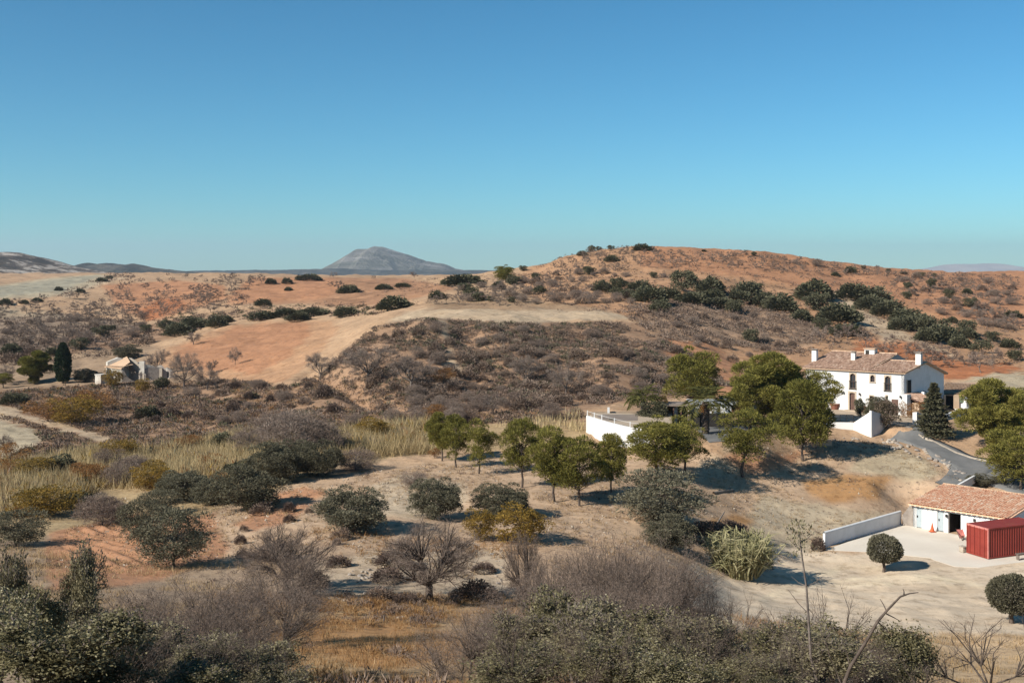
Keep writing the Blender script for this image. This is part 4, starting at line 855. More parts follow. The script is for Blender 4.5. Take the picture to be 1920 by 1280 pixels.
for i in range(6):
    s = 2.0+i*.75; p0 = r3+rg3*s+re3*.2+UP*(rz(702)+rng.uniform(-.2, .3)); p1 = r3+rg3*(s+.5)+re3*4.4+UP*(rz(682)+rng.uniform(-.3, .3))
    mk('beam', *tubes([(p0, p1, .07, .07)], 4), M['greybark'], ru)
mk('chimney', *join([obox(P(267, 690, 230), (1, 0, 0), (0, 1, 0), UP, -.55, .5, -.4, .4, -1, 1.35)]), M['weathered'], ru)
mk('post', *join([obox(P(313, 715, 232), (1, 0, 0), (0, 1, 0), UP, -.15, .15, -.15, .15, -.5, 2.9)]), M['weathered'], ru)
mk('wall', *join([obox(P(297, 700, 231), (1, 0, 0), (0, 1, 0), UP, -.9, .8, -.2, .2, -1.2, 1.1)]), M['stone'], ru)
an = empty('stone_annex', tuple(P(184, 716, 224)), 'small white roofless annex beside the ruined farmhouse', 'annex')
p = P(184, 716, 224)
mk('wall', *join([obox(p, (.9, -.4, 0), (.4, .9, 0), UP, -.8, .7, 0, 1.6, -.6, 1.35)]), M['weathered'], an)
mk('wall_cap', *join([obox(p, (.9, -.4, 0), (.4, .9, 0), UP, -.9, .8, -.1, 1.7, 1.351, 1.5)]), M['weathered'], an)
# tiny house on the ridge
hr = empty('ridge_house', tuple(P(1788, 516, 470)), 'tiny pale house on the ridge before the far pale mountain', 'house')
mk('wall', *join([obox(P(1788, 518, 470), (1, 0, 0), (0, 1, 0), UP, -2.6, 2.4, 0, 4, -1, 1.4)]), M['weathered'], hr)
mk('roof', *join([obox(P(1788, 518, 470), (1, 0, 0), (0, 1, 0), UP, -2.8, 2.6, -.2, 4.2, 1.401, 1.7)]), M['tantiles'], hr)
# ---------------------------------------------------------------- plant builders
def rdir(rng, n):
    v = rng.normal(size=(n, 3)); return v/np.linalg.norm(v, axis=1, keepdims=True)
def leaves(C, D, size, aspect, rng, quad=True, spread=0.9):
    """small leaf faces at points C, lying roughly along D"""
    n = len(C); size = np.broadcast_to(size, (n,))[:, None]*rng.uniform(.6, 1.35, (n, 1))
    D = D+rdir(rng, n)*spread; D /= np.linalg.norm(D, axis=1, keepdims=True)
    S = np.cross(D, rdir(rng, n)); S /= np.linalg.norm(S, axis=1, keepdims=True)+1e-9
    w_ = size*aspect
    if quad:
        V = np.stack([C, C+D*size*.45+S*w_*.5, C+D*size, C+D*size*.45-S*w_*.5], 1).reshape(-1, 3)
        return V, np.arange(4*n).reshape(n, 4)
    V = np.stack([C-S*w_*.5, C+S*w_*.5, C+D*size], 1).reshape(-1, 3)
    return V, np.arange(3*n).reshape(n, 3)
def branching(rng, levels, n0, split, ang, shrink, len0, r0, rk=.62, up=.25, p0=(0, 0, 0), d0=(0, 0, 1), steps=2, jit=.18, minr=.0, vary=(.75, 1.2, .55, 1.3)):
    """a skeleton of tapering, forking limbs"""
    segs, tips = [], []
    la, lb, ta, tb = vary
    def grow(p, d, L, r, lv):
        for k in range(steps):
            d = d+rng.normal(0, jit, 3)+np.array((0, 0, up*.3)); d /= np.linalg.norm(d)
            q = p+d*L/steps; r2 = max(r*(rk**(1/steps)), minr); segs.append((p, q, r, r2)); p, r = q, r2
        if lv >= levels: tips.append((p, d, L)); return
        nb = n0 if lv == 0 else split
        if isinstance(nb, float): nb = int(nb)+(rng.rand() < nb-int(nb))
        az = rng.uniform(0, 6.28)
        for k in range(nb):
            th = ang*rng.uniform(ta, tb); ph = az+6.283*k/nb+rng.normal(0, .35)
            ref = np.array((1., 0, 0)) if abs(d[2]) > .8 else np.array((0, 0, 1.))
            a = np.cross(d, ref); a /= np.linalg.norm(a); b_ = np.cross(d, a)
            nd = d*math.cos(th)+(a*math.cos(ph)+b_*math.sin(ph))*math.sin(th)+np.array((0, 0, up))
            nd /= np.linalg.norm(nd); grow(p, nd, L*shrink*rng.uniform(la, lb), r*.78, lv+1)
            if lv >= 1 and rng.rand() < .3:
                pass
    grow(np.array(p0, dtype=float), unit(d0), len0, r0, 0)
    return segs, tips
class Proto:
    """wood and foliage of one plant, brought to height 1 and width 1"""
    def __init__(s, name, wood=None, woodmat='bark', leaf=None, leafmat='olive', nside=4, one=False):
        parts = []
        if wood is not None: parts.append([*tubes(wood, nside), woodmat])
        for lf, lm in (leaf or []): parts.append([*lf, lm])
        allv = np.concatenate([p[0] for p in parts])
        zt = allv[:, 2].max(); c = (np.percentile(allv[:, :2], 2, axis=0)+np.percentile(allv[:, :2], 98, axis=0))/2*0
        wd = np.mean(np.percentile(allv[:, :2], 98, axis=0)-np.percentile(allv[:, :2], 2, axis=0))
        sc_ = np.array((1/wd, 1/wd, 1/zt)); s.ratio = wd/zt
        s.meshes = []
        if one:
            V = np.concatenate([p[0]*sc_ for p in parts]); F_, mi, mats, k = [], [], [], 0
            for v, f, m_ in parts:
                f = np.asarray(f)+k; k += len(v)
                if f.shape[1] == 3 and len({p[1].shape[1] for p in parts}) > 1: f = np.column_stack([f, f[:, 2]])
                if M[m_] not in mats: mats.append(M[m_])
                mi += [mats.index(M[m_])]*len(f); F_.append(f)
            if len({f.shape[1] for f in F_}) > 1: raise ValueError(name)
            s.meshes = [('plant', mk(name, V, np.concatenate(F_), mats, midx=mi, link=False))]
        else:
            if wood is not None: s.meshes.append(('trunk', mk(name+'_trunk', parts[0][0]*sc_, parts[0][1], M[woodmat], link=False, smooth=True)))
            rest = parts[1 if wood is not None else 0:]
            byname = [('crown' if i == 0 else 'dead_fronds', p) for i, p in enumerate(rest)]
            for nm, p in byname: s.meshes.append((nm, mk(name+'_'+nm, p[0]*sc_, p[1], M[p[2]], link=False)))
def blobs_crown(rng, nb, cz, rz_, rx, br, flat=.8, egg=0.0, low=-1):
    """centres and radii of the foliage clumps of a crown"""
    out = []
    while len(out) < nb:
        d = rdir(rng, 1)[0]; r_ = rng.uniform(.50, .90)
        p = d*r_
        if p[2] < low: continue
        k = 1-egg*p[2]
        out.append((np.array((p[0]*rx*k, p[1]*rx*k, cz+p[2]*rz_)), br*rng.uniform(.7, 1.3)))
    return out
def clump_leaves(rng, blobs, per, size, aspect, flat=.75, quad=False, spread=.7, upb=.35):
    C, D = [], []
    for c, r_ in blobs:
        n = int(per*(r_/blobs[0][1])**1.5)+4
        d = rdir(rng, n); d[:, 2] = np.where((d[:, 2] < -.2) & (rng.rand(n) < .55), -d[:, 2], d[:, 2]); rr = r_*rng.uniform(.45, 1.05, (n, 1))**.6
        C.append(c+d*rr*np.array((1, 1, flat))); D.append(d+np.array((0, 0, upb)))
    return leaves(np.concatenate(C), np.concatenate(D), size, aspect, rng, quad, spread)
def limbs_to(rng, blobs, top, base_r, lean=(0, 0), k=1.0, z0=.0):
    segs = []; pts = [np.array((lean[0]*t*t*1.0+rng.normal(0, .008), lean[1]*t*t+rng.normal(0, .008), z0+t*(top-z0))) for t in np.linspace(0, 1, 8)]
    pts[0] = np.array((0, 0, 0.))
    for i in range(7): segs.append((pts[i], pts[i+1], base_r*(1-i/8.5), base_r*(1-(i+1)/8.5)))
    for c, r_ in blobs:
        zt = max(z0+(top-z0)*.25, c[2]-abs(rng.normal(.12, .05))-.3*np.hypot(c[0], c[1])); t = min((zt-z0)/(top-z0), .95); i = min(int(t*7), 6); p = pts[i]+(pts[i+1]-pts[i])*(t*7-i)
        mid = (p+c)/2+np.array((0, 0, -.02)); rr = base_r*.32*k; segs += [(p, mid, rr, rr*.7), (mid, c, rr*.7, rr*.3)]
    return segs
def make_pine(i, rx=.34, cz=.62, rz_=.36, nb=34, lean=0.0, cone=0.0, per=170):
    rng = np.random.RandomState(100+i); bl = blobs_crown(rng, int(nb*.85), cz-.03, rz_+.04, rx, .105, egg=cone); bl = [(c*np.array((1, 1, 1))+rng.normal(0, .028, 3), r_*rng.uniform(.7, 1.35)) for c, r_ in bl]
    lx = lean
    bl = [(c+np.array((lx, 0, 0)), r_) for c, r_ in bl]
    lf = clump_leaves(rng, bl, int(per*2.3), .034, .30, .75, False, .6, .5)
    return Proto('pine', limbs_to(rng, bl, cz+rz_*.6, .020, (lx*1.2, 0)), 'bark', [(lf, 'pine')])
def make_round(i, mat, rx=.5, cz=.52, rz_=.47, nb=34, br=.13, per=150, ls=.045, asp=.4, one=False, trunk=.022, wm='bark', low=-.95, name='tree'):
    rng = np.random.RandomState(200+i); bl = blobs_crown(rng, nb, cz, rz_, rx, br, low=low)
    lf = clump_leaves(rng, bl, per, ls, asp, .85, True, .8, .25)
    segs = limbs_to(rng, bl, cz, trunk, (rng.normal(0, .05), 0), .8)
    return Proto(name, segs, wm, [(lf, mat)], one=one)
def make_bare(i, levels=5, name='tree', mat='greybark', r0=.028, n0=4, split=2.7, ang=.62, one=False, ns=3, twigleaf=None, nleaf=0, up=.12, trunk=.2, minr=.0016, shrink=.72, jit=.2, ls=.02):
    rng = np.random.RandomState(300+i)
    segs, tips = branching(rng, levels, n0, split, ang, shrink, trunk, r0, .66, up, jit=jit, minr=minr, d0=(rng.normal(0, .12), rng.normal(0, .12), 1))
    leaf = None
    if twigleaf:
        C = np.array([t[0] for t in tips]); D = np.array([t[1] for t in tips]); k = rng.randint(0, len(C), nleaf)
        leaf = [(leaves(C[k]-D[k]*rng.uniform(0, .09, (nleaf, 1))+rng.normal(0, .012, (nleaf, 3)), D[k], ls, .5, rng, True, .9), twigleaf)]
    return Proto(name, segs, mat, leaf, one=one, nside=ns)
def make_dome(i, mat, n=900, ls=.13, name='bush', one=True, asp=.16, jag=.25):
    """dense low bush: twigs pointing outwards all over a lumpy dome"""
    rng = np.random.RandomState(400+i); d = rdir(rng, n); d[:, 2] = np.abs(d[:, 2])
    lump = 1+jag*(fbm(d[:, 0]*2.3+7+i, d[:, 1]*2.3+d[:, 2], 3, i)-.5)*2
    C = d*np.array((.5, .5, .92))*(lump*rng.uniform(.55, .95, n))[:, None]
    return Proto(name, None, 'bark', [(leaves(C, d+np.array((0, 0, .5)), ls, asp, rng, True, .5), mat)], one=one)
def make_leafy(i, mat, wood='greybark', nl=9000, ls=.020, levels=5, n0=6, up=.22, asp=.55, clump=.05, shrink=.74):
    rng = np.random.RandomState(500+i)
    segs, tips = branching(rng, levels, n0, 2.3, .50, shrink, .12, .013, .68, up, jit=.2, minr=.0015, d0=(0, 0, 1))
    C = np.array([t[0] for t in tips]); D = np.array([t[1] for t in tips]); k = rng.randint(0, len(C), nl)
    P_ = C[k]-D[k]*rng.uniform(0, .14, (nl, 1))+rng.normal(0, clump*.45, (nl, 3))
    P_[:, 2] = np.maximum(P_[:, 2], .01)
    return Proto('shrub', segs, wood, [(leaves(P_, D[k], ls, asp, rng, True, 1.0), mat)], nside=3)
def make_reeds(i, mat, n=260, name='reeds'):
    """a clump of canes: stalk and drooping leaves"""
    rng = np.random.RandomState(600+i); V, q, k = [], [], 0
    for j in range(n):
        a = rng.uniform(0, 6.283); r_ = .28*math.sqrt(rng.rand()); p = np.array((r_*math.cos(a), r_*math.sin(a), 0)); out = unit(np.array((math.cos(a), math.sin(a), 0))*rng.uniform(.1, .55)+np.array((rng.normal(0, .15), rng.normal(0, .15), 1.6)))
        L = rng.uniform(.6, 1.0); side = unit(np.cross(out, rdir(rng, 1)[0])); w_ = .011
        for (s0, s1, ww) in ((0, 1, w_), *[(t, t, 0) for t in rng.uniform(.35, .98, 4)]):
            if ww: pts = [p-side*ww, p+side*ww, p+out*L+side*ww*.4, p+out*L-side*ww*.4]
            else:
                b_ = p+out*L*s0; dd = unit(out*.6+rdir(rng, 1)[0]*.8); ll = rng.uniform(.12, .26); sd = unit(np.cross(dd, rdir(rng, 1)[0]))*.013
                pts = [b_-sd, b_+sd, b_+dd*ll+sd*.2-UP*ll*.25, b_+dd*ll-sd*.2-UP*ll*.25]
            V += pts; q.append([k, k+1, k+2, k+3]); k += 4
    V = np.array(V); V[:, 2] = np.maximum(V[:, 2], 0)
    return Proto(name, None, 'bark', [((V, np.array(q)), mat)], one=True)
def make_palm(i, nf=42, dead=True):
    rng = np.random.RandomState(700+i); th = .68; segs = [((0, 0, z*th), (0, 0, (z+.125)*th), .052+(.008 if int(z*8) % 2 else 0), .048) for z in np.arange(0, 1, .125)]
    def fronds(n, e0, e1, L):
        C, D, S = [], [], []
        for j in range(n):
            az = rng.uniform(0, 6.283); el = rng.uniform(e0, e1); h = np.array((math.cos(az), math.sin(az), 0)); p = np.array((0, 0, th)); d = h*math.cos(el)+UP*math.sin(el); side = np.cross(h, UP); st = L/12*rng.uniform(.85, 1.1)
            for k in range(12):
                p = p+d*st; d = unit(d-UP*(.06+.02*k))
                if k >= 2:
                    for s_ in (-1, 1):
                        for m_ in range(2): C.append(p+d*st*m_*.5); D.append(d*.75+side*s_*.9-UP*.25); S.append(L*.30*math.sin(math.pi*(k+1)/14)**.6)
        return leaves(np.array(C), np.array(D), np.array(S), .13, rng, True, .12)
    leaf = [(fronds(nf, -.15, 1.35, .46), 'palm')]
    if dead: leaf.append((fronds(12, -1.2, -.6, .22), 'deadpalm'))
    return Proto('palm', segs, 'bark', leaf, nside=8)
def make_cypress(i, mat='cypress', cone=False):
    rng = np.random.RandomState(800+i); n = 9000; z = rng.uniform(.03, 1, n)**(1.0 if not cone else 1.25)
    if cone: prof = .5*(1-z)**.85*(.72+.28*np.sin(z*58))
    else: prof = .5*np.clip(np.sin(math.pi*np.clip(z*.86+.13, 0, 1))**.62, .02, 1)
    a = rng.uniform(0, 6.283, n); lump = 1+.22*(fbm(a*2, z*9, 3, i)-.5)*2; r_ = prof*lump*rng.uniform(.55, 1.0, n)
    C = np.stack([r_*np.cos(a), r_*np.sin(a), z], 1); D = np.stack([np.cos(a)*.5, np.sin(a)*.5, np.full(n, 1.0 if not cone else .1)], 1)
    Cs = C*np.array((.35, .35, 1)) if not cone else C*np.array((.6, .6, 1))
    return Proto('tree', [((0, 0, 0), (0, 0, .9), .02, .004)], 'bark', [(leaves(Cs, D, .045, .4, rng, True, .5), mat)])
def ball(rng, n, rx, cz, rz_, ls, asp, jag=.12, seed=0, zmin=0.02):
    d = rdir(rng, n); lump = 1+jag*(fbm(d[:, 0]*2.6+9+seed, d[:, 1]*2.6+d[:, 2]*2+5, 3, seed)-.5)*2
    C = d*np.array((rx, rx, rz_))*(lump*rng.uniform(.55, 1, n)**.5)[:, None]+np.array((0, 0, cz)); C[:, 2] = np.maximum(C[:, 2], zmin)
    return leaves(C, d+np.array((0, 0, .35)), ls, asp, rng, True, .8)
def make_topiary(i):
    rng = np.random.RandomState(950+i); sg = limb_pts([(0, 0, 0), (.015, 0, .15), (-.01, 0, .26), (0, 0, .42)], .045, .03)
    for k in range(8):
        t = 6.283*k/8; sg.append(((0, 0, .38), (.16*math.cos(t), .16*math.sin(t), .55), .014, .006))
    return Proto('olive_tree', sg, 'bark', [(ball(rng, 15000, .42, .62, .38, .042, .5, .26, i), 'olive')])
def limb_pts(pts, r0, r1):
    n = len(pts); return [(pts[i], pts[i+1], r0+(r1-r0)*i/(n-1), r0+(r1-r0)*(i+1)/(n-1)) for i in range(n-1)]
def make_puff(i):
    """a distant bare tree: short forked trunk under a haze of thin twigs"""
    rng = np.random.RandomState(960+i); bl = [(np.array((rng.uniform(-.28, .28), rng.uniform(-.28, .28), rng.uniform(.5, .85))), rng.uniform(.12, .22)) for k in range(8)]
    C = np.concatenate([c+rdir(rng, 75)*r_*rng.uniform(.2, 1, (75, 1)) for c, r_ in bl]); D = unit_rows(C-np.array((0, 0, .2)))
    sg = [((0, 0, 0), (.02, 0, .28), .026, .018)]+[((.02, 0, .26), tuple(c), .010, .004) for c, r_ in bl]
    return Proto('tree', sg, 'greybark', [(leaves(C, D, .13, .10, rng, True, .45), 'grey')], one=True)
def unit_rows(v): return v/np.linalg.norm(v, axis=1, keepdims=True)
def make_twiggy(i, levels, n0, split, ang, nt, tl, mat='bark', leafm='grey', trunk=.17, r0=.03, up=.1, shrink=.76, asp=.045, jit=.16, sc_=1.0, vary=(.6, 1.2, .4, 1.5)):
    """a bare tree: forking limbs, then a mist of fine twigs along the outer ones"""
    rng = np.random.RandomState(970+i); segs, tips = branching(rng, levels, n0, split, ang, shrink, trunk, r0, .66, up, jit=jit, minr=.0011, d0=(rng.normal(0, .08), rng.normal(0, .08), 1), vary=vary)
    thin = [s_ for s_ in segs if s_[2] < .0085]; k = rng.randint(0, len(thin), nt); f = rng.rand(nt, 1)
    A = np.array([thin[q][0] for q in k]); B = np.array([thin[q][1] for q in k]); C = A+(B-A)*f; D = unit_rows(B-A)
    return Proto('tree', segs, mat, [(leaves(C, D, tl, asp, rng, True, .75), leafm)], nside=4)
def make_mist(i, nmain, ntips, ntw, tl, asp, rx=.5, cz=.56, rz_=.44, fork=.16, r0=.024, wood='bark', twig='grey', one=False, sub=4, ns=4, hollow=.25, tw=.9):
    """a leafless tree: limbs curving from a low fork to a rounded crown, fine twigs filling it"""
    rng = np.random.RandomState(1200+i); f = np.array((rng.normal(0, .02), rng.normal(0, .02), fork)); segs = [((0, 0, 0), tuple(f*.5+np.array((rng.normal(0, .01), 0, 0))), r0*1.15, r0)]
    segs.append((segs[0][1], tuple(f), r0, r0*.92)); mains = []
    for k in range(nmain):
        az = 6.283*k/nmain+rng.normal(0, .3); el = rng.uniform(.35, 1.35); d = np.array((math.cos(az)*math.cos(el), math.sin(az)*math.cos(el), math.sin(el))); q = f+d*rng.uniform(.16, .30)
        mid = (f+q)/2+rng.normal(0, .015, 3); segs += [(tuple(f), tuple(mid), r0*.62, r0*.5), (tuple(mid), tuple(q), r0*.5, r0*.38)]; mains.append((q, d))
    C, D = [], []
    for k in range(ntips):
        while True:
            e = rdir(rng, 1)[0]*rng.uniform(hollow, 1)**.6; t = np.array((e[0]*rx, e[1]*rx, cz+e[2]*rz_))
            t *= np.array((1+.25*(vn(t*4+i)-.5),)*2+(1,))
            if t[2] > fork*.8: break
        j = int(np.argmin([np.linalg.norm(t-q-.0*d)-.15*np.dot(unit(t-f), d) for q, d in mains])); q, d = mains[j]
        mid = q+(t-q)*.5+d*.06+rng.normal(0, .02, 3); r1 = r0*.20
        segs += [(tuple(q), tuple(mid), r1*1.2, r1*.8), (tuple(mid), tuple(t), r1*.8, r1*.4)]
        o_ = unit(t-f+np.array((0, 0, .15)))
        for s_ in range(sub):
            b0 = mid+(t-mid)*rng.uniform(.1, 1); dd = unit(o_+rdir(rng, 1)[0]*.7); b1 = b0+dd*rng.uniform(.05, .13); segs.append((tuple(b0), tuple(b1), r1*.38, r1*.2))
            C.append(b0+(b1-b0)*.5); D.append(dd)
        C.append(t); D.append(o_); C.append((mid+t)/2); D.append(o_)
    C, D = np.array(C), np.array(D); k = rng.randint(0, len(C), ntw); P_ = C[k]+rng.normal(0, .028, (ntw, 3)); P_[:, 2] = np.maximum(P_[:, 2], .03)
    return Proto('tree', segs, wood, [(leaves(P_, D[k], tl, asp, rng, True, tw), twig)], nside=ns, one=one)
def vn(p): return float(vnoise(np.array([p[0]+50]), np.array([p[1]+p[2]+50]))[0])
PR = {
 'pine': [make_pine(0, .28, .64, .35, 40), make_pine(1, .30, .64, .35, 42), make_pine(2, .31, .62, .37, 46), make_pine(3, .28, .63, .36, 40), make_pine(4, .31, .62, .37, 46)],
 'bigpine': [make_pine(10, .37, .56, .43, 74, per=170), make_pine(11, .38, .57, .42, 72, per=170)],
 'leanpine': [make_pine(12, .42, .64, .35, 54, .10, per=170)],
 'conepine': [make_pine(13, .29, .57, .42, 60, 0, .45, per=160)],
 'olive': [make_round(i, 'olive', .52+.03*(i % 2), .47, .47, 70, .125, 230, .034, name='olive_tree') for i in range(4)],
 'oak': [make_round(10+i, 'oak', .60, .46, .48, 34, .17, 62, .075, .6, one=True, name='oak') for i in range(4)],
 'bigoak': [make_round(20+i, 'oak', .5, .48, .48, 46, .14, 150, .050, .55, name='oak') for i in range(2)],
 'grey': [make_round(30+i, 'grey', .56, .44, .48, 80, .13, 170, .075, .07, name='shrub', wm='greybark') for i in range(3)],
 'yellow': [make_round(40+i, 'yellow', .56, .45, .47, 42, .14, 150, .045, .45, name='shrub') for i in range(2)],
 'rust': [make_round(50+i, 'rust', .56, .44, .46, 34, .15, 110, .045, .4, name='shrub') for i in range(2)],
 'oleander': [make_round(60, 'pink', .4, .5, .48, 44, .12, 150, .04, .4, name='shrub')],
 'topiary': [make_topiary(0), make_topiary(1)],
 'far': [make_mist(50+i, 4, 18, 1500, .09, .12, rx=.46, fork=.22, r0=.017, wood='greybark', one=True, sub=1, ns=3) for i in range(5)],
 'bare': [make_mist(i, 7, 150, 20000, .040, .045, rx=.5, r0=.032, fork=.2, hollow=.35) for i in range(3)],
 'orchard': [make_mist(10+i, 6, 60, 6500, .070, .06, r0=.026, fork=.2, wood='greybark') for i in range(3)],
 'nearbare': [make_mist(20+i, 9, 230, 28000, .027, .050, rx=.5, cz=.54, rz_=.46, r0=.011, fork=.10, sub=5, tw=1.25) for i in range(3)],
 'fronttwigs': [make_mist(80+i, 8, 90, 5500, .024, .045, rx=.5, cz=.54, rz_=.46, r0=.009, fork=.10, sub=5, tw=1.1) for i in range(3)],
 'almond': [make_mist(60+i, 6, 60, 2600, .030, .05, rx=.5, r0=.017, fork=.22, sub=4, tw=1.1) for i in range(3)],
 'leafy': [make_leafy(i, 'nearleaf', nl=21000, ls=.0095, clump=.022, levels=6, up=.3) for i in range(3)],
 'denseleafy': [make_leafy(30, 'nearleaf', nl=38000, ls=.011, clump=.05, levels=6, up=.3)],
 'paleleafy': [make_leafy(10+i, 'nearleaf2', nl=16000, ls=.0090, up=.40, n0=7, clump=.018, levels=6) for i in range(3)],
 'oakdome': [make_dome(30+i, 'oak', 2400, .10, asp=.55, jag=.40, name='oak') for i in range(4)],
 'dome': [make_dome(i, 'mound', 2600, .09, asp=.34) for i in range(3)],
 'heath': [make_dome(10+i, 'heath', 1500, .11, asp=.28, jag=.5) for i in range(3)],
 'reed': [make_reeds(0, 'greenreed', 340)],
 'palm': [make_palm(0, 32), make_palm(1, 40, False)],
 'cypress': [make_cypress(0)], 'spruce': [make_cypress(1, 'oak', True)],
}
for k_ in ('leafy', 'paleleafy'): print(k_, [round(p.ratio, 2) for p in PR[k_]])
rnd = random.Random(11)
PLACED = []
def plant(kind, x, yb, yt, wpx, name, label, cat, group=None, Y=None, var=None, ymin=None, sink=.0):
    """a plant whose foot shows at (x, yb), whose top reaches row yt and which spans wpx photo pixels"""
    g = at(x, Y) if Y else G(x, yb, ymin or 12); Yd = g[1]
    h = (HY-yt)*Yd/F-g[2]; w_ = wpx*Yd/F
    if kind == 'oak' and wpx > 1.45*(yb-yt): kind = 'oakdome'
    pr = PR[kind][var if var is not None else rnd.randrange(len(PR[kind]))]; rot = rnd.uniform(0, 6.283)
    if kind == 'leanpine': rot = 0
    g = g-np.array((0, 0, .06*h*0+sink))
    if len(pr.meshes) == 1:
        o = bpy.data.objects.new(name, pr.meshes[0][1]); COL.objects.link(o); tag(o, label, cat, group)
    else:
        o = empty(name, tuple(g), label, cat, group)
        for nm, me in pr.meshes:
            c = bpy.data.objects.new(nm if kind not in ('bare', 'orchard', 'nearbare', 'fronttwigs', 'almond') or nm == 'trunk' else 'twigs', me); COL.objects.link(c); c.parent = o
    o.location = tuple(g); o.rotation_euler = (0, 0, rot); o.scale = (w_, w_, h)
    PLACED.append((x, yb, wpx)); return o
# ---------------------------------------------------------------- pines round the farm
GP = 'green pines round the farm'
for k, x, yb, yt, w_, v, lab in [
 ('pine', 829,864,770,50,0,'leftmost bright green pine of the row, on a thin pale trunk'),
 ('pine', 855,876,773,48,3,'bright green pine touching the leftmost pine of the row'),
 ('pine', 898,888,779,56,1,'small round pine on a thin trunk, alone between two pine pairs'),
 ('pine', 979,914,778,66,2,'pine with bare lower trunk standing beside the yellow shrub'),
 ('pine', 1039,940,797,74,4,'tall broad pine on a straight trunk, nearest of the pine row'),
 ('pine', 1086,948,812,84,2,'wide dark green pine casting a large shadow under the pool wall'),
 ('conepine', 1146,922,808,48,0,'narrow pine in front of the curved white pool wall'),
 ('bigpine', 1231,930,776,104,0,'large dense pine standing over the grey green olive, hiding the pool wall end'),
 ('pine', 1284,905,776,78,1,'pine joined to the large dense pine, in front of the pergola'),
 ('leanpine', 1392,894,764,108,0,'pine with a leaning forked trunk beside the bank of dry grass'),
 ('conepine', 1505,864,706,90,0,'tall cone shaped pine in front of the shaded terrace wall'),
 ('bigpine', 1447,812,655,112,1,'biggest pine, standing beyond the cone shaped pine beside the farmhouse'),
 ('pine', 1398,800,697,62,3,'pine crown leaning out beside the biggest pine, over the palm side'),
 ('pine', 1532,800,690,66,4,'pine crown covering the end of the white farmhouse front'),
 ('bigpine', 1295,752,645,88,0,'lone round pine on the red slope above the palms'),
 ('bigpine', 1869,846,705,112,1,'big pine on the bank above the asphalt drive'),
 ('bigpine', 1914,925,795,98,0,'bushy pine at the lower side of the drive above the barn'),
 ('pine', 1925,800,725,80,2,'pine crown beyond the big pine on the bank, at the edge of the picture'),
 ('bigpine', 65,719,655,52,1,'bushy pine beside the dark cypress near the ruined farmhouse'),
 ('pine', 6,727,698,30,2,'small dark pine at the edge of the picture beyond the bushy one'),
 ('bigpine', 948,530,495,32,0,'dark green pine alone on the saddle of the ridge'),
]: plant(k, x, yb, yt, w_, 'pine_tree', lab, 'pine tree', GP, var=v, Y={1447:141, 1398:138, 1532:143, 1914:117, 1925:150, 1231:112, 1284:115, 1295:152}.get(x))
plant('cypress', 118,718,640,26,'cypress_tree','tall dark narrow cypress beside the ruined farmhouse','cypress')
plant('spruce', 1751,806,716,54,'conifer_tree','dark pointed conifer beside the white gate pillar','conifer', Y=137.5)
plant('palm', 1323,798,722,92,'palm_tree','palm with drooping fronds and an orange skirt before the white pool house','palm', 'palms by the pool', Y=131, var=0)
plant('palm', 1206,790,718,62,'palm_tree','palm with upright fronds rising from green bushes by the pool terrace','palm', 'palms by the pool', Y=136, var=1)
plant('bigoak', 1222,806,750,52,'shrub','dense dark green bush at the foot of the upright palm','bush', Y=134)
plant('yellow', 1243,800,738,26,'shrub','small yellow green tree behind the upright palm','small tree', Y=137)
plant('oleander', 1662,812,748,42,'oleander_shrub','tall oleander with faded pink flowers beside the gateway','oleander', Y=139)
plant('oak', 1640,790,760,36,'shrub','low green bush behind the white wedge wall','bush', Y=142)
plant('rust', 1719,779,752,44,'shrub','orange brown hedge bush against the lean-to of the farmhouse','bush', Y=144.5)
plant('olive', 1648,772,742,40,'vine_shrub','leafy climber between the two green shuttered windows','climber', Y=151, var=1)
for x, yb, yt, w_, lab in ((1565,767,752,18,'square brown planter at the pine end of the farmhouse front'), (1616,772,758,16,'large brown planter on the right of the front door step')):
    o, g, h, s_ = pot(x, yb, w_, (yb-yt)*.75, lab)
for x, yb, yt, lab in ((1581,767,758,'small dark pot beside the front door step'),):
    pot(x, yb, 8, 6, lab)
plant('oak', 1612,760,744,17,'potted_plant','round green potted shrub on the right of the front door','potted plant', Y=148.5)
plant('rust', 1693,779,749,14,'climbing_shrub','narrow reddish climber at the corner door of the farmhouse','climber', Y=147)
plant('topiary', 1657,1072,998,57,'olive_tree','clipped round olive tree standing before the concrete yard','olive tree','clipped round olives')
plant('topiary', 1897,1168,1074,84,'olive_tree','clipped round olive tree at the near edge of the dirt yard','olive tree','clipped round olives')
plant('dome', 1534,1031,1003,26,'bush','small red brown bush at the end of the long low wall','bush', var=0)
plant('reed', 1385,1078,985,120,'cane_clump','tall yellow green clump of canes at the edge of the dirt yard','cane clump')
plant('heath', 1428,1066,1030,40,'bush','grey brown bush leaning on the cane clump','bush', var=1)

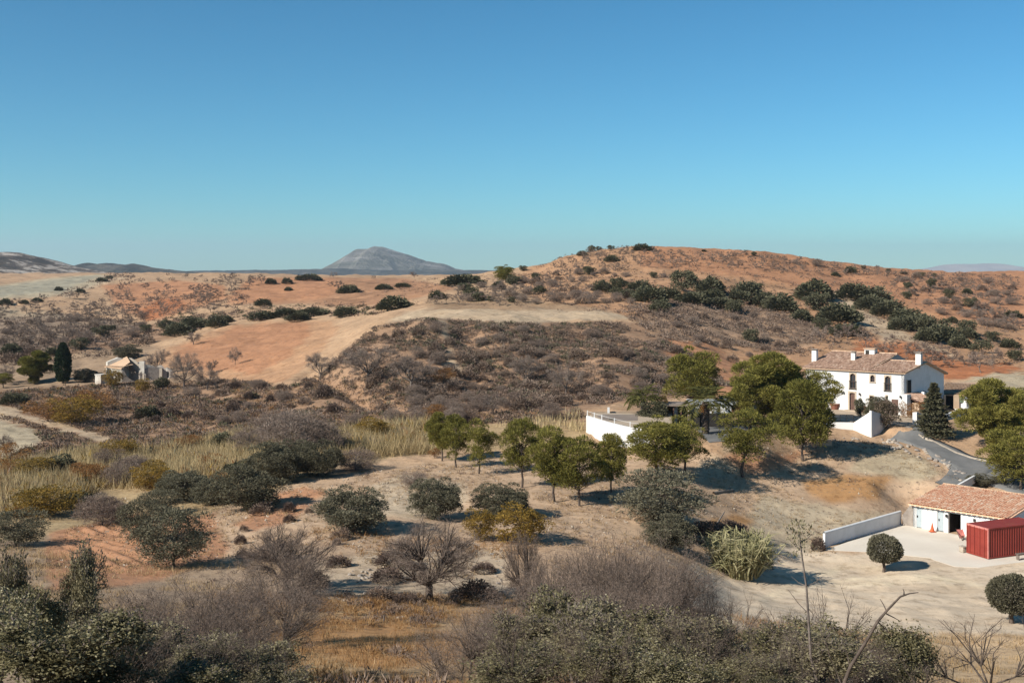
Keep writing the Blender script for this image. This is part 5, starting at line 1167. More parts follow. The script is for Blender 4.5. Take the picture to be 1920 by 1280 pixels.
# ---------------------------------------------------------------- olives and shrubs of the middle ground
GO = 'olives and grey bushes of the valley floor'
for k, x, yb, yt, w_, nm, lab, cat in [
 ('olive', 326,1062,944,122,'olive_tree','largest round grey green olive beside the ploughed red soil','olive tree'),
 ('olive', 264,1015,930,76,'olive_tree','olive half hidden by the largest round olive','olive tree'),
 ('grey', 192,985,922,84,'bush','purple grey rounded bush above the ploughed soil','bush'),
 ('olive', 30,1024,950,100,'olive_tree','dark olive bush at the edge of the picture below the yellow reeds','olive tree'),
 ('olive', 345,938,880,92,'olive_tree','dark grey green bush in the tan reeds above the round olives','olive tree'),
 ('olive', 462,958,868,118,'olive_tree','broad grey green olive at the top of the bare red strip','olive tree'),
 ('olive', 512,905,825,92,'olive_tree','olive in the thicket behind the broad grey green one','olive tree'),
 ('olive', 596,892,822,82,'olive_tree','olive at the end of the thicket beside a purple bush','olive tree'),
 ('grey', 666,880,838,74,'bush','purple brown bush between the thicket and the straw grass','bush'),
 ('grey', 560,852,765,120,'thicket_tree','tall brown half bare tree filling the thicket','tree'),
 ('grey', 470,850,795,60,'thicket_tree','brown bare crowned tree beside the tan reeds','tree'),
 ('olive', 663,996,906,120,'olive_tree','round dark olive on the pale ground, ringed by dry grass','olive tree'),
 ('olive', 815,972,894,84,'olive_tree','grey green olive behind the big bare almond','olive tree'),
 ('grey', 775,912,880,42,'bush','small grey see-through bush on the pale patch','bush'),
 ('olive', 938,968,905,92,'olive_tree','olive standing behind the yellow shrubs','olive tree'),
 ('yellow', 897,1012,950,54,'shrub','golden yellow shrub on the side of the big bare almond','shrub'),
 ('yellow', 968,1014,942,94,'shrub','wide golden yellow shrub casting shadow to the bare soil','shrub'),
 ('olive', 1243,985,872,150,'olive_tree','wide sprawling olive below the large dense pine','olive tree'),
 ('olive', 1258,1028,962,84,'olive_tree','dark olive bush just below the wide sprawling olive','olive tree'),
 ('rust', 815,858,838,22,'shrub','small orange shrub at the foot of the leftmost pine','shrub'),
 ('yellow', 695,822,780,60,'shrub','yellow green bush in the gully above the straw reeds','shrub'),
 ('yellow', 222,862,820,60,'shrub','yellow green bush at the end of the pale track','shrub'),
 ('rust', 355,842,812,46,'shrub','rust coloured bush above the tan reeds','shrub'),
 ('oak', 420,838,808,50,'bush','dark green bush at the upper edge of the reeds','bush'),
 ('oak', 277,783,758,42,'bush','round dark bush on the brown slope under the ruin','bush'),
 ('rust', 90,790,742,80,'shrub','rusty orange bush beside the pale track','shrub'),
 ('yellow', 135,795,740,90,'shrub','wide orange and olive bush between track and cypress','shrub'),
 ('rust', 180,770,728,70,'shrub','dark orange bush below the stone annex','shrub'),
 ('oak', 25,756,733,46,'bush','dark bush at the edge of the picture above the track','bush'),
 ('yellow', 210,724,690,34,'shrub','yellow brown bush against the ruined farmhouse wall','shrub'),
 ('yellow', 268,735,708,26,'shrub','yellow green bush before the fallen end of the ruin','shrub'),
 ('oak', 302,728,706,30,'bush','dark bush at the corner post of the ruin','bush'),
 ('olive', 160,716,690,44,'bush','olive green bush behind the stone annex','bush'),
 ('olive', 240,672,644,44,'olive_tree','dark round tree above the ruined roof','tree'),
 ('rust', 18,880,830,60,'shrub','orange shrub at the edge of the picture above the yellow reeds','shrub'),
 ('yellow', 92,965,905,110,'shrub','wide yellow and brown shrub beside the purple grey bush','shrub'),
 ('oak', 140,950,920,60,'bush','dark green bush in the shade of the yellow and brown shrub','bush'),
 ('olive', 400,945,890,70,'olive_tree','dark olive wedged between the grey green bush and the broad olive','olive tree'),
 ('olive', 300,965,915,70,'olive_tree','grey olive just above the largest round olive','olive tree'),
 ('oak', 455,905,860,60,'bush','dark green bush in the reeds above the broad grey green olive','bush'),
 ('grey', 520,830,765,90,'thicket_tree','grey bare crowned tree at the top of the valley thicket','tree'),
 ('grey', 610,850,790,80,'thicket_tree','dark bare crowned tree above the olives of the thicket','tree'),
 ('olive', 548,880,820,80,'olive_tree','olive in the heart of the valley thicket','olive tree'),
 ('yellow', 60,900,855,70,'shrub','yellow green bush in the reeds near the picture edge','shrub'),
 ('rust', 165,905,865,60,'shrub','brown orange bush in the reeds above the purple grey bush','shrub'),
 ('oak', 110,890,850,56,'bush','dark bush between yellow bushes in the reeds','bush'),
 ('grey', 250,895,850,70,'bush','grey bare bush in the reeds below the end of the track','bush'),
 ('heath', 520,1050,1010,60,'bush','brown twiggy bush beside the furrowed soil','bush'),
 ('dome', 1320,1012,975,90,'bush','dark heap of dead branches behind the cane clump','dead branches'),
 ('dome', 1368,1000,972,60,'bush','second dark heap of dead branches beside the cane clump','dead branches'),
 ('olive', 1148,812,782,18,'bush','small green bush at the foot of the curved white wall','bush'),
 ('olive', 1835,912,885,38,'bush','spiky green bush beside the thin white parapet','bush'),
 ('olive', 1870,905,893,36,'bush','low olive bush below the drive, behind the barn roof','bush'),
 ('dome', 635,1061,1040,42,'bush','small round brown heath mound on the stony ground','heath mound'),
 ('dome', 737,1060,1028,66,'bush','larger purple brown heath mound left of the big bare almond','heath mound'),
 ('dome', 726,1088,1060,56,'bush','grey green heath mound under the larger purple one','heath mound'),
 ('dome', 590,1098,1067,48,'bush','dark heath mound with its own shadow on pale stones','heath mound'),
 ('dome', 906,1071,1054,44,'bush','flat brown heath mound beyond the almond trunk','heath mound'),
 ('heath', 710,1124,1094,50,'bush','spiky grey bush at the lower edge of the pale stones','heath mound'),
 ('dome', 760,1130,1110,50,'bush','low red brown tuft between spiky bush and almond trunk','heath mound'),
 ('dome', 892,1122,1084,74,'bush','dark tangled mound right of the almond trunk','heath mound'),
 ('heath', 640,1010,985,36,'bush','small dark bush below the round dark olive','bush'),
 ('heath', 555,1130,1105,50,'bush','grey twiggy mound beside the stony ground','heath mound'),
]: plant(k, x, yb, yt, w_, nm, lab, cat, GO)

GB = 'bare almond trees of the valley floor'
for k, x, yb, yt, w_, lab, Y in [
 ('bare', 805,1126,962,176,'big bare almond with a thick dark trunk, standing alone',None),
 ('orchard', 345,728,655,56,'round bare tree right of the ruined farmhouse',None),
 ('orchard', 388,730,682,42,'thin bare tree with a slanting trunk below the tan field',None),
 ('orchard', 397,700,672,20,'small upright bare tree on the edge of the tan field',None),
 ('orchard', 441,684,648,22,'lone small tree in the middle of the tan field',None),
 ('orchard', 363,646,620,26,'small bare tree at the top of the tan field',None),
 ('orchard', 10,720,680,34,'reddish bare tree behind the small dark pine',None),
 ('orchard', 10,850,812,26,'thin bare tree on the pale patch beside the track',None),
 ('orchard', 295,700,650,40,'bare tree behind the fallen end of the ruin',None),
 ('bare', 535,1085,970,150,'dense brown bare tree beside the ringed round olive',62),
 ('bare', 980,1085,985,76,'thin bare tree just below the wide golden shrub',60),
 ('orchard', 925,800,735,52,'bare grey tree behind the row of green pines',150),
 ('orchard', 600,712,655,52,'bare tree at the tip of the tan field above the gully',None),
 ('orchard', 690,715,640,90,'wide bare purple tree on the steep scrub slope',None),
 ('orchard', 770,728,660,80,'bare purple tree beside the sandy gully path',None),
 ('orchard', 1060,740,680,56,'bare grey tree at the foot of the scrub slope',None),
 ('orchard', 985,720,660,50,'bare tree halfway up the scrub slope',None),
]: plant(k, x, yb, yt, w_, 'bare_tree', lab, 'bare tree', GB, Y=Y)

# ---------------------------------------------------------------- holm oaks of the hills
OAK = {
 'on the level fields under the grey mountain': [(580,525,512,46),(507,532,520,20),(538,531,519,20),(541,545,537,15),(655,550,532,40),(720,543,531,30),(755,538,529,26),(740,581,552,62),(820,560,542,28),(870,534,512,74),(886,560,536,30),(493,573,558,28),(495,599,581,46),(650,592,572,48),(540,594,576,60),(590,592,574,50),(560,600,582,40)],
 'along the top edge of the tan field': [(310,620,598,26),(335,628,600,46),(362,616,590,40),(406,612,588,36),(425,604,590,24)],
 'on the skyline saddle beside the lone pine': [(981,508,497,15),(963,534,515,26),(935,540,525,24),(1103,515,498,20)],
 'on the crest of the big brown hill': [(1147,490,476,24),(1205,470,455,36),(1092,479,469,18),(1110,470,459,12),(1122,470,461,9),(1145,468,459,12),(1414,480,471,9),(1320,472,467,10),(1619,504,497,9),(1665,510,503,9),(1695,514,508,12),(1720,519,510,12),(1730,518,510,10),(1752,520,511,10)],
 'in the middle clump on the hillside': [(1130,546,522,36),(1160,546,518,28),(1175,560,540,25),(1200,548,523,46),(1216,566,532,60),(1237,586,560,36),(1255,560,535,40),(1281,546,505,46),(1300,568,545,60),(1331,550,515,52),(1352,575,555,60),(1400,556,525,52),(1375,586,560,30),(1335,562,540,50),(1385,565,540,40),(1415,550,528,30)],
 'scattered above the white farmhouse': [(1430,572,545,44),(1462,583,546,60),(1526,560,520,66),(1530,582,545,44),(1574,603,565,76),(1503,601,578,36),(1541,617,593,30),(1587,627,605,56),(1555,598,572,40),(1410,641,615,26)],
 'in the diagonal band above the farmhouse': [(1598,560,528,60),(1635,567,532,64),(1630,580,550,50),(1665,592,560,60),(1650,580,555,50),(1700,607,575,62),(1690,618,590,46),(1722,620,585,56),(1745,625,590,50),(1765,640,604,56),(1740,640,612,46),(1785,642,615,44),(1800,652,625,40),(1816,626,598,30),(1815,634,612,36),(1840,661,635,36),(1862,640,620,26)],
 'on the red slope at the hill end': [(1893,652,632,34),(1905,676,655,26),(1785,605,592,20),(1900,595,580,30),(1746,540,520,16),(1700,560,545,16)],
 'along the hedge of the pale fields': [(10,572,558,22),(45,569,561,16),(70,566,557,20),(110,545,536,14),(190,528,519,18),(205,523,516,14),(150,548,540,16)],
}
for zone, L in OAK.items():
    srt = sorted(L); size = sorted(L, key=lambda p: -p[3])
    for (x, yb, yt, w_) in L:
        r_ = size.index((x, yb, yt, w_)); i = srt.index((x, yb, yt, w_))
        if r_ == 0: lab = 'largest dark holm oak '+zone
        elif r_ == len(L)-1: lab = 'smallest dark holm oak '+zone
        else:
            o_ = ['first','second','third','fourth','fifth','sixth','seventh','eighth','ninth','tenth','eleventh','twelfth','thirteenth','fourteenth','fifteenth','sixteenth','seventeenth']
            lab = o_[i]+' dark holm oak from one side '+zone
            lab = o_[i]+' dark oak from the left '+zone
        plant('oak', x, yb, yt, w_, 'holm_oak', lab, 'oak tree', 'dark holm oaks of the hillsides')

# ---------------------------------------------------------------- orchards: small bare trees in loose rows
def scatter_px(rng, poly, n, dmin, ymin=12):
    xs = [p[0] for p in poly]; ys = [p[1] for p in poly]; out = []; tries = 0
    while len(out) < n and tries < n*60:
        tries += 1; x, y = rng.uniform(min(xs), max(xs)), rng.uniform(min(ys), max(ys))
        if not inpoly(np.array([x]), np.array([y]), poly)[0]: continue
        if any(abs(x-a) < dmin and abs(y-b_) < dmin*.45 for a, b_ in out): continue
        if any(abs(x-a) < w_*.5 and 0 <= b_-y < w_*.7 for a, b_, w_ in PLACED): continue
        out.append((x, y))
    return out
rng = np.random.RandomState(21)
for poly, n, dm, hm, lab, gr in [
 ([(0,575),(250,540),(430,525),(440,545),(400,590),(260,600),(120,640),(0,650)], 85, 13, 3.4, 'small bare almond tree in the pale orchard beyond the cypress', 'almond trees of the pale orchard'),
 ([(210,515),(620,520),(800,520),(760,545),(450,540),(230,530)], 22, 15, 3.2, 'small bare almond tree on the flat fields under the mountain', 'almond trees of the flat fields'),
 ([(1030,505),(1100,478),(1200,470),(1440,482),(1700,515),(1900,525),(1910,560),(1700,545),(1550,520),(1300,500),(1060,520)], 120, 13, 2.4, 'small bare almond tree high on the brown hill', 'almond trees high on the hill'),
 ([(1530,640),(1600,625),(1720,660),(1900,690),(1860,700),(1790,700),(1640,660)], 16, 24, 3.2, 'small bare almond tree on the red slope above the farmhouse', 'almond trees on the red slope'),
 ([(1800,560),(1915,560),(1915,640),(1830,600)], 16, 15, 2.8, 'small bare almond tree at the foot of the hill end', 'almond trees at the hill end'),
 ([(880,540),(1060,520),(1120,560),(960,575),(800,570)], 24, 15, 2.6, 'small bare tree on the terrace above the scrub slope', 'bare trees above the scrub slope')]:
    for x, y in scatter_px(rng, poly, n, dm):
        g = G(x, y); h = hm*rng.uniform(.7, 1.25); hp_ = h*F/g[1]
        sz = 'larger' if h > hm*1.05 else ('tiny' if h < hm*.85 else 'small')
        if 'hill' in gr and n > 100: where = 'on the shoulder of the hill near the skyline oaks' if x < 1200 else ('under the rounded hill crest' if x < 1400 else ('on the long hill slope beyond the oak band' if x < 1640 else 'on the low hill end above the red slope'))
        elif n == 85: where = 'high in the pale orchard by the red patch' if (y < 575 and x > 180) else ('in the pale orchard above the cypress' if x < 180 else 'low in the orchard above the ruined roof')
        elif 'above the scrub' in gr: where = 'on the terrace above the scrub slope' if x < 980 else 'on the terrace under the hill shoulder'
        elif 'on the red slope' in gr: where = 'on the red slope just above the farmhouse roof' if x < 1720 else 'on the red slope beyond the farmhouse gable'
        else: where = lab.split('tree ', 1)[1]
        lb = sz+' bare almond tree '+where
        plant('far', x, y, y-hp_, hp_*rng.uniform(.9, 1.25), 'almond_tree', lb, 'almond tree', gr, Y=g[1])
# larger bushes among the scrub
for poly, n, dm, hm, kinds, lab, gr, cat in [
 ([(650,680),(720,620),(1000,612),(1240,650),(1380,700),(1240,735),(1090,765),(900,775),(720,760)], 70, 22, 1.7, ('heath','heath','grey'), 'on the steep scrub slope', 'bushes on the scrub slope', 'bush'),
 ([(420,725),(560,720),(640,750),(640,820),(400,800),(260,790),(260,745)], 26, 26, 1.8, ('heath','dome','grey'), 'on the slope below the tan field', 'bushes below the tan field', 'bush'),
 ([(0,860),(300,880),(620,850),(560,880),(300,930),(120,900),(0,900)], 18, 34, 2.2, ('grey','yellow','rust'), 'standing in the tan reed bed', 'bushes in the reed bed', 'bush'),
 ([(420,980),(620,920),(680,1020),(600,1040),(500,1060),(420,1040)], 9, 34, .8, ('heath','dome'), 'on the bare red strip', 'low bushes on the red strip', 'bush'),
 ([(860,540),(1000,520),(1060,500),(1250,520),(1260,550),(1170,575),(1000,570),(860,566)], 46, 18, 2.2, ('heath','grey','oak','grey'), 'on the terraces above the scrub slope', 'bushes on the terraces', 'bush'),
 ([(1420,480),(1700,520),(1900,530),(1900,640),(1700,580),(1560,530)], 34, 22, 2.4, ('heath','grey','oak'), 'on the long slope beyond the oak band', 'bushes on the long slope', 'bush'),
 ([(1250,600),(1420,590),(1500,660),(1400,690),(1300,650)], 20, 22, 1.6, ('heath','grey'), 'on the slope above the lone round pine', 'bushes above the lone pine', 'bush'),
 ([(0,590),(290,590),(290,650),(60,670),(0,690)], 26, 22, 2.6, ('heath','grey','oak'), 'in the brushy hollow above the cypress', 'bushes above the cypress', 'bush'),
 ([(860,700),(1080,775),(1080,790),(860,800),(640,800),(700,770)], 22, 26, 2.0, ('grey','heath','rust'), 'in the gully behind the pines', 'bushes in the gully', 'bush')]:
    for x, y in scatter_px(rng, poly, n, dm):
        g = G(x, y); h = hm*rng.uniform(.6, 1.3); hp_ = h*F/g[1]
        kd = rnd.choice(kinds); q_ = h/hm; sz = 'small' if q_ < .85 else ('large' if q_ > 1.08 else 'middling')
        lb = {'heath': '%s spiky purple grey bush' % sz, 'dome': '%s dense brown bush' % sz, 'grey': '%s twiggy see-through grey bush' % sz, 'oak': '%s dark green bush' % sz, 'rust': '%s rust coloured bush' % sz, 'yellow': '%s yellow leaved bush' % sz}[kd]
        if lab == 'on the steep scrub slope': lab2 = ('high ' if y < 665 else 'low ')+('by the dark gully of the scrub slope' if x < 790 else 'by the sandy path of the scrub slope' if x < 930 else 'on the middle of the scrub slope' if x < 1100 else 'on the scrub slope near the lone pine')
        elif 'tan field' in lab: lab2 = lab if x > 430 else 'on the slope under the ruined farmhouse'
        elif 'terraces above' in lab: lab2 = ('high ' if y < 538 else 'low ')+('on the terraces near the skyline saddle' if x < 980 else 'on the terraces beside the middle oak clump' if x > 1110 else 'on the terraces under the hill shoulder')
        elif 'long slope' in lab: lab2 = 'on the long slope between crest and oak band' if x < 1700 else 'on the hill end beyond the oak band'
        elif 'gully' in lab: lab2 = lab if x > 850 else 'in the gully beyond the leftmost pines'
        else: lab2 = lab
        plant(kd, x, y, y-hp_, hp_*rng.uniform(1.0, 1.6), 'bush', lb+' '+lab2, cat, gr, Y=g[1])

# ---------------------------------------------------------------- the near slope: shrubs and bare trees close to the camera
GN = 'shrubs of the near slope'
for k, x, Y, yt, w_, nm, lab, v in [
 ('leafy', 10,18,1105,160,'shrub','big dark leafy shrub filling the bottom corner beside the red soil',0),
 ('leafy', 85,21,1085,120,'shrub','tall dark leafy shrub with a pale twig, next to the corner one',1),
 ('leafy', 70,16,1150,200,'shrub','dark leafy shrub at the very bottom of the leafy corner',2),
 ('leafy', 165,20,1150,140,'shrub','dark leafy shrub third from the bottom corner',0),
 ('paleleafy', 135,27,1010,70,'shrub','thin pale sprig rising above the ploughed soil',1),
 ('paleleafy', 35,27,1000,80,'shrub','thin pale sprigs rising at the picture edge above the dark shrubs',2),
 ('paleleafy', 255,21,1165,160,'shrub','pale speckled leafy shrub below the low bare tree',0),
 ('leafy', 210,17,1215,170,'shrub','low dark shrub at the bottom between two speckled ones',1),
 ('paleleafy', 345,19,1195,150,'shrub','pale speckled shrub below the wide bare twiggy tree',1),
 ('leafy', 425,20,1190,130,'shrub','leafy shrub with pale leaf tips under the bare twiggy trees',2),
 ('leafy', 330,17,1240,180,'shrub','low leafy shrub at the bottom under the wide twiggy tree',0),
 ('paleleafy', 500,19,1228,130,'shrub','last pale shrub before the orange grass hollow',2),
 ('paleleafy', 165,27,1105,130,'shrub','pale leafy shrub behind the dark corner shrubs',2),
 ('nearbare', 340,30,1062,300,'bare_tree','wide bare twiggy tree standing over the speckled shrubs',0),
 ('nearbare', 470,33,1060,260,'bare_tree','bare tree with purple grey twigs beside the orange grass',1),
 ('nearbare', 230,34,1100,190,'bare_tree','low bare tree between leafy corner and ploughed soil',2),
 ('fronttwigs', 250,18,1120,200,'bare_tree','brown twigs rising in front of the speckled shrubs below the low bare tree',0),
 ('fronttwigs', 380,18,1140,210,'bare_tree','brown twigs spreading over the pale speckled shrub under the wide bare tree',1),
 ('fronttwigs', 485,19,1150,150,'bare_tree','brown twigs over the last pale shrub before the grass hollow',2),
 ('fronttwigs', 975,19,1120,190,'bare_tree','brown twigs rising in front of the grey green shrub by the hollow',0),
 ('fronttwigs', 1120,19,1130,170,'bare_tree','thin brown twigs in front of the pale upright shoots',1),
 ('fronttwigs', 1310,20,1110,190,'bare_tree','brown twigs at the end of the bottom thicket below the canes',2),
 ('fronttwigs', 1465,22,1145,150,'bare_tree','brown twigs in front of the grey leafy shrub by the sapling',0),
 ('nearbare', 400,26,1115,200,'bare_tree','fine twigged bare tree in front of the wide bare one',2),
 ('nearbare', 540,44,1000,170,'bare_tree','brown twiggy tree behind the purple grey one',1),
 ('nearbare', 880,30,1140,200,'bare_tree','low twiggy bare tree at the edge of the orange grass',2),
 ('nearbare', 1180,34,1040,220,'bare_tree','fine twigged bare tree before the tall reddish one',1),
 ('nearbare', 1070,33,1065,180,'bare_tree','bare tree left of the fine twigged one in the thicket',0),
 ('nearbare', 1440,34,1140,140,'bare_tree','twiggy bare tree below the cane clump',1),
 ('nearbare', 1600,27,1170,150,'bare_tree','twiggy bare tree under the arching branch',0),
 ('nearbare', 1160,40,968,200,'bare_tree','tallest see-through bare tree of the middle thicket, reaching the dark olive',1),
 ('nearbare', 1085,44,1000,190,'bare_tree','see-through bare tree left of the tallest one in the thicket',2),
 ('nearbare', 1125,42,985,230,'bare_tree','tall reddish bare tree in the middle thicket',0),
 ('nearbare', 1235,45,978,210,'bare_tree','dense bare tree just below the dark olive bush',1),
 ('nearbare', 1020,38,1040,220,'bare_tree','bare tree with spreading twigs beside the orange grass hollow',2),
 ('nearbare', 940,34,1110,190,'bare_tree','low spreading bare tree over the orange grass',0),
 ('nearbare', 1290,46,1035,160,'bare_tree','thin bare tree between thicket and cane clump',2),
 ('paleleafy', 985,24,1160,130,'shrub','leafy grey green shrub at the bottom beside the orange hollow',1),
 ('paleleafy', 1075,23,1140,140,'shrub','pale leafy shrub with upright shoots in the bottom thicket',0),
 ('paleleafy', 1160,25,1120,130,'shrub','tallest pale leafy shrub of the bottom thicket',1),
 ('paleleafy', 1240,23,1145,140,'shrub','pale leafy shrub right of the tallest one in the thicket',2),
 ('paleleafy', 1320,24,1155,110,'shrub','upright pale leafy shrub at the end of the bottom thicket',0),
 ('leafy', 1075,30,1100,150,'shrub','dark leafy shrub behind the pale shoots of the thicket',0),
 ('leafy', 1190,30,1128,150,'shrub','dark leafy shrub behind the tallest pale one',2),
 ('leafy', 1120,19,1215,180,'shrub','dark shrub at the very bottom under the pale shoots',1),
 ('leafy', 1285,19,1222,170,'shrub','second dark shrub at the very bottom of the thicket',0),
 ('leafy', 955,19,1228,160,'shrub','low leafy shrub at the bottom by the orange grass hollow',2),
 ('leafy', 1440,27,1178,200,'shrub','grey leafy shrub under the tall sapling',1),
 ('paleleafy', 1530,24,1200,160,'shrub','pale leafy shrub between sapling and arching branch',1),
 ('denseleafy', 1683,30,1158,140,'shrub','dense dark round shrub standing at the edge of the dirt yard',0),
 ('leafy', 1390,22,1235,150,'shrub','small leafy shrub by the rusty grass patch',0),
 ('almond', 1845,30,1140,240,'bare_tree','crooked half bare almond at the corner of the dirt yard',0),
 ('almond', 1565,30,1085,150,'bare_tree','bare twisted almond behind the arching branch',1),
 ('almond', 1470,38,1120,150,'bare_tree','thin leafless almond beside the tall sapling',0),
 ('almond', 1385,44,1095,100,'bare_tree','gnarled grey almond stump with a few twigs',1),
 ('almond', 1740,26,1235,120,'bare_tree','low tangle of bare twigs beside the dense dark shrub',1),
]: plant(k, x, 1280, yt, w_, nm, lab, 'bare tree' if nm == 'bare_tree' else 'shrub', GN, Y=Y, var=v)
# sapling with a bare stem and a tuft of leaves on top
def limb(pts, r0, r1):
    n = len(pts); return [(pts[i], pts[i+1], r0+(r1-r0)*i/(n-1), r0+(r1-r0)*(i+1)/(n-1)) for i in range(n-1)]
rng = np.random.RandomState(77)
Ys = 24.0; st = [P(x, y, Ys) for x, y in ((1535,1290),(1520,1230),(1516,1160),(1512,1100),(1504,1045),(1500,1010),(1498,985))]
sap = empty('sapling', tuple(st[0]), 'tall thin sapling with a bare stem and leafy top before the dirt yard', 'sapling')
sg = limb(st, .034, .010)
for a, b_ in (((1512,1098),(1484,1080)), ((1512,1098),(1543,1080)), ((1516,1150),(1478,1105)), ((1502,1030),(1476,1006)), ((1500,1015),(1523,1000))):
    sg += limb([P(*a, Ys), P((a[0]+b_[0])/2, (a[1]+b_[1])/2+3, Ys+.1), P(*b_, Ys+.15)], .012, .005)
mk('trunk', *tubes(sg, 6), M['greybark'], sap)
C = np.array([P(x, y, Ys+d) for x, y, d in zip(rng.normal(1499, 13, 260), rng.uniform(975, 1045, 260), rng.normal(0, .15, 260))]); D = np.tile((0, 0, 1.), (260, 1))
V, q = leaves(C, D, .07, .45, rng, True, .7); mk('crown', V, q, M['nearleaf2'], sap)
Ys = 21.0; st = [P(x, y, Ys) for x, y in ((1568,1330),(1585,1275),(1594,1250),(1625,1200),(1645,1165),(1662,1145),(1688,1118),(1705,1112),(1722,1110))]
ab = empty('bare_branch', tuple(st[0]), 'thick bare branch arching up over the dirt yard', 'branch')
sg = limb(st, .042, .009)
for a, b_ in (((1662,1145),(1650,1122)), ((1662,1150),(1690,1165)), ((1594,1250),(1580,1200)), ((1695,1114),(1693,1103)), ((1645,1165),(1672,1190)), ((1580,1290),(1556,1230))):
    sg += limb([P(*a, Ys), P((a[0]+b_[0])/2+1, (a[1]+b_[1])/2, Ys+.08), P(*b_, Ys+.1)], .014, .005)
sg += limb([P(1556,1230,Ys), P(1548,1200,Ys), P(1560,1175,Ys)], .012, .005)
mk('branch', *tubes(sg, 6), M['bark'], ab)
# small posts, log and pale stones
for x, yb, yt, lab in ((720,1166,1152,'short dark post in the orange grass hollow'), (770,1166,1156,'second short post beside the pale stones in the grass')):
    g = G(x, yb); h = (yb-yt)*g[1]/F; tag(mk('post', *tubes([(g-UP*.2, g+UP*h, .045, .04)], 6), M['greybark'], loc=tuple(g)), lab, 'post')
a, b_ = G(1338, 926), G(1376, 920)
tag(mk('log', *tubes([(a+UP*.12, b_+UP*.12, .14, .11)], 8), M['palebark'], loc=tuple(a)), 'pale felled log lying in the shade by the leaning pine', 'log')
a, b_ = G(1340, 995)+UP*.3, G(1358, 978)+UP*.9
tag(mk('dead_branch', *tubes([(a, b_, .09, .06)], 6), M['palebark'], loc=tuple(a)), 'pale broken branch leaning on the dark branch heap', 'branch')
def rock_mesh(i):
    rng = np.random.RandomState(900+i); n = 22; ph = math.pi*(3-math.sqrt(5)); V = []
    for k in range(n):
        z = 1-2*(k+.5)/n; r_ = math.sqrt(1-z*z); V.append((r_*math.cos(ph*k), r_*math.sin(ph*k), z))
    import bmesh
    bm = bmesh.new()
    for v in V: bm.verts.new(np.array(v)*rng.uniform(.7, 1.1)*np.array((.5, .42, .36)))
    bmesh.ops.convex_hull(bm, input=bm.verts); me = bpy.data.meshes.new('rock'); bm.to_mesh(me); bm.free(); me.materials.append(M['stone' if i % 2 else 'greystone']); return me
RK = [rock_mesh(i) for i in range(5)]
rng = np.random.RandomState(31)
for poly, n, s0, s1, lab, gr in [
 ([(1650,822),(1700,828),(1770,858),(1815,890),(1800,905),(1770,880),(1700,850),(1655,838)], 60, .25, .7, 'rough stone on the bank below the drive', 'stones on the bank below the drive'),
 ([(1560,822),(1620,818),(1632,828),(1560,832)], 16, .2, .45, 'pale stone at the foot of the shaded terrace wall', 'stones under the terrace wall'),
 ([(640,1072),(700,1066),(745,1078),(735,1092),(660,1092)], 18, .12, .32, 'stone of the small heap on the pale ground', 'stones of the small heap'),
 ([(735,1150),(780,1148),(780,1166),(735,1166)], 4, .15, .35, 'white stone in the orange grass hollow', 'white stones in the grass'),
 ([(860,1040),(940,1038),(950,1100),(850,1110)], 14, .12, .3, 'pale stone scattered beyond the almond trunk', 'stones beyond the almond'),
 ([(560,1080),(620,1110),(700,1110),(640,1130),(560,1120)], 14, .1, .26, 'pale stone on the lower stony ground', 'stones of the lower stony ground'),
 ([(1686,968),(1706,955),(1708,985),(1694,986)], 8, .25, .5, 'rubble stone at the end of the yard wall', 'stones at the yard wall end')]:
    for x, y in scatter_px(rng, poly, n, 2):
        g = G(x, y); s_ = rng.uniform(s0, s1); o = bpy.data.objects.new('rock', RK[rng.randint(5)]); COL.objects.link(o); o.location = tuple(g+UP*s_*.12); o.rotation_euler = (rng.uniform(-.4, .4), rng.uniform(-.4, .4), rng.uniform(0, 6.28)); o.scale = (s_*1.2, s_, s_*.9)
        tag(o, lab, 'stone', gr)

# ---------------------------------------------------------------- ground cover nobody could count
PATHS = [[(822,598),(840,598),(846,640),(868,722),(848,728),(832,655)], [(0,758),(60,774),(205,822),(190,832),(50,792),(0,775)], [(0,785),(55,798),(85,828),(30,850),(0,850)]]
def area_points(rng, poly, n, Y0, Y1, frac=None, sc_=6.0):
    """points spread evenly over the ground inside an outline, in patches"""
    X = rng.uniform(-.56*Y1, .56*Y1, n*12); Y = np.sqrt(rng.uniform(Y0**2, Y1**2, n*12)); X = rng.uniform(-.56, .56, n*12)*Y
    Z = H(X, Y); px, py = CX+F*X/Y, HY-F*Z/Y
    k = inpoly(px, py, poly)
    for pp in PATHS: k &= ~inpoly(px, py, pp)
    if frac is not None: k &= fbm(X/sc_, Y/sc_, 3, 71) > frac
    X, Y, Z = X[k][:n], Y[k][:n], Z[k][:n]; return np.stack([X, Y, Z], 1)
def mounds(name, mat, poly, n, Y0, Y1, size, per, seed, frac=None, ls=.2, asp=.4, flat=.75, upb=.2, sc_=6.0, tri=True, label=None):
    rng = np.random.RandomState(seed); Pn = area_points(rng, poly, n, Y0, Y1, frac, sc_); m_ = len(Pn)
    if m_ == 0: return
    s_ = rng.uniform(size[0], size[1], m_)*rng.uniform(.6, 1, m_); d = rdir(rng, m_*per); d[:, 2] = np.abs(d[:, 2]); S = np.repeat(s_, per)
    C = np.repeat(Pn, per, 0)+d*(S*rng.uniform(.3, .85, m_*per))[:, None]*np.array((1, 1, flat))
    V, q = leaves(C, d+np.array((0, 0, upb)), S*ls*2, asp, rng, not tri, .45)
    return tag(mk(name, V, q, M[mat]), kind='stuff', label=label)
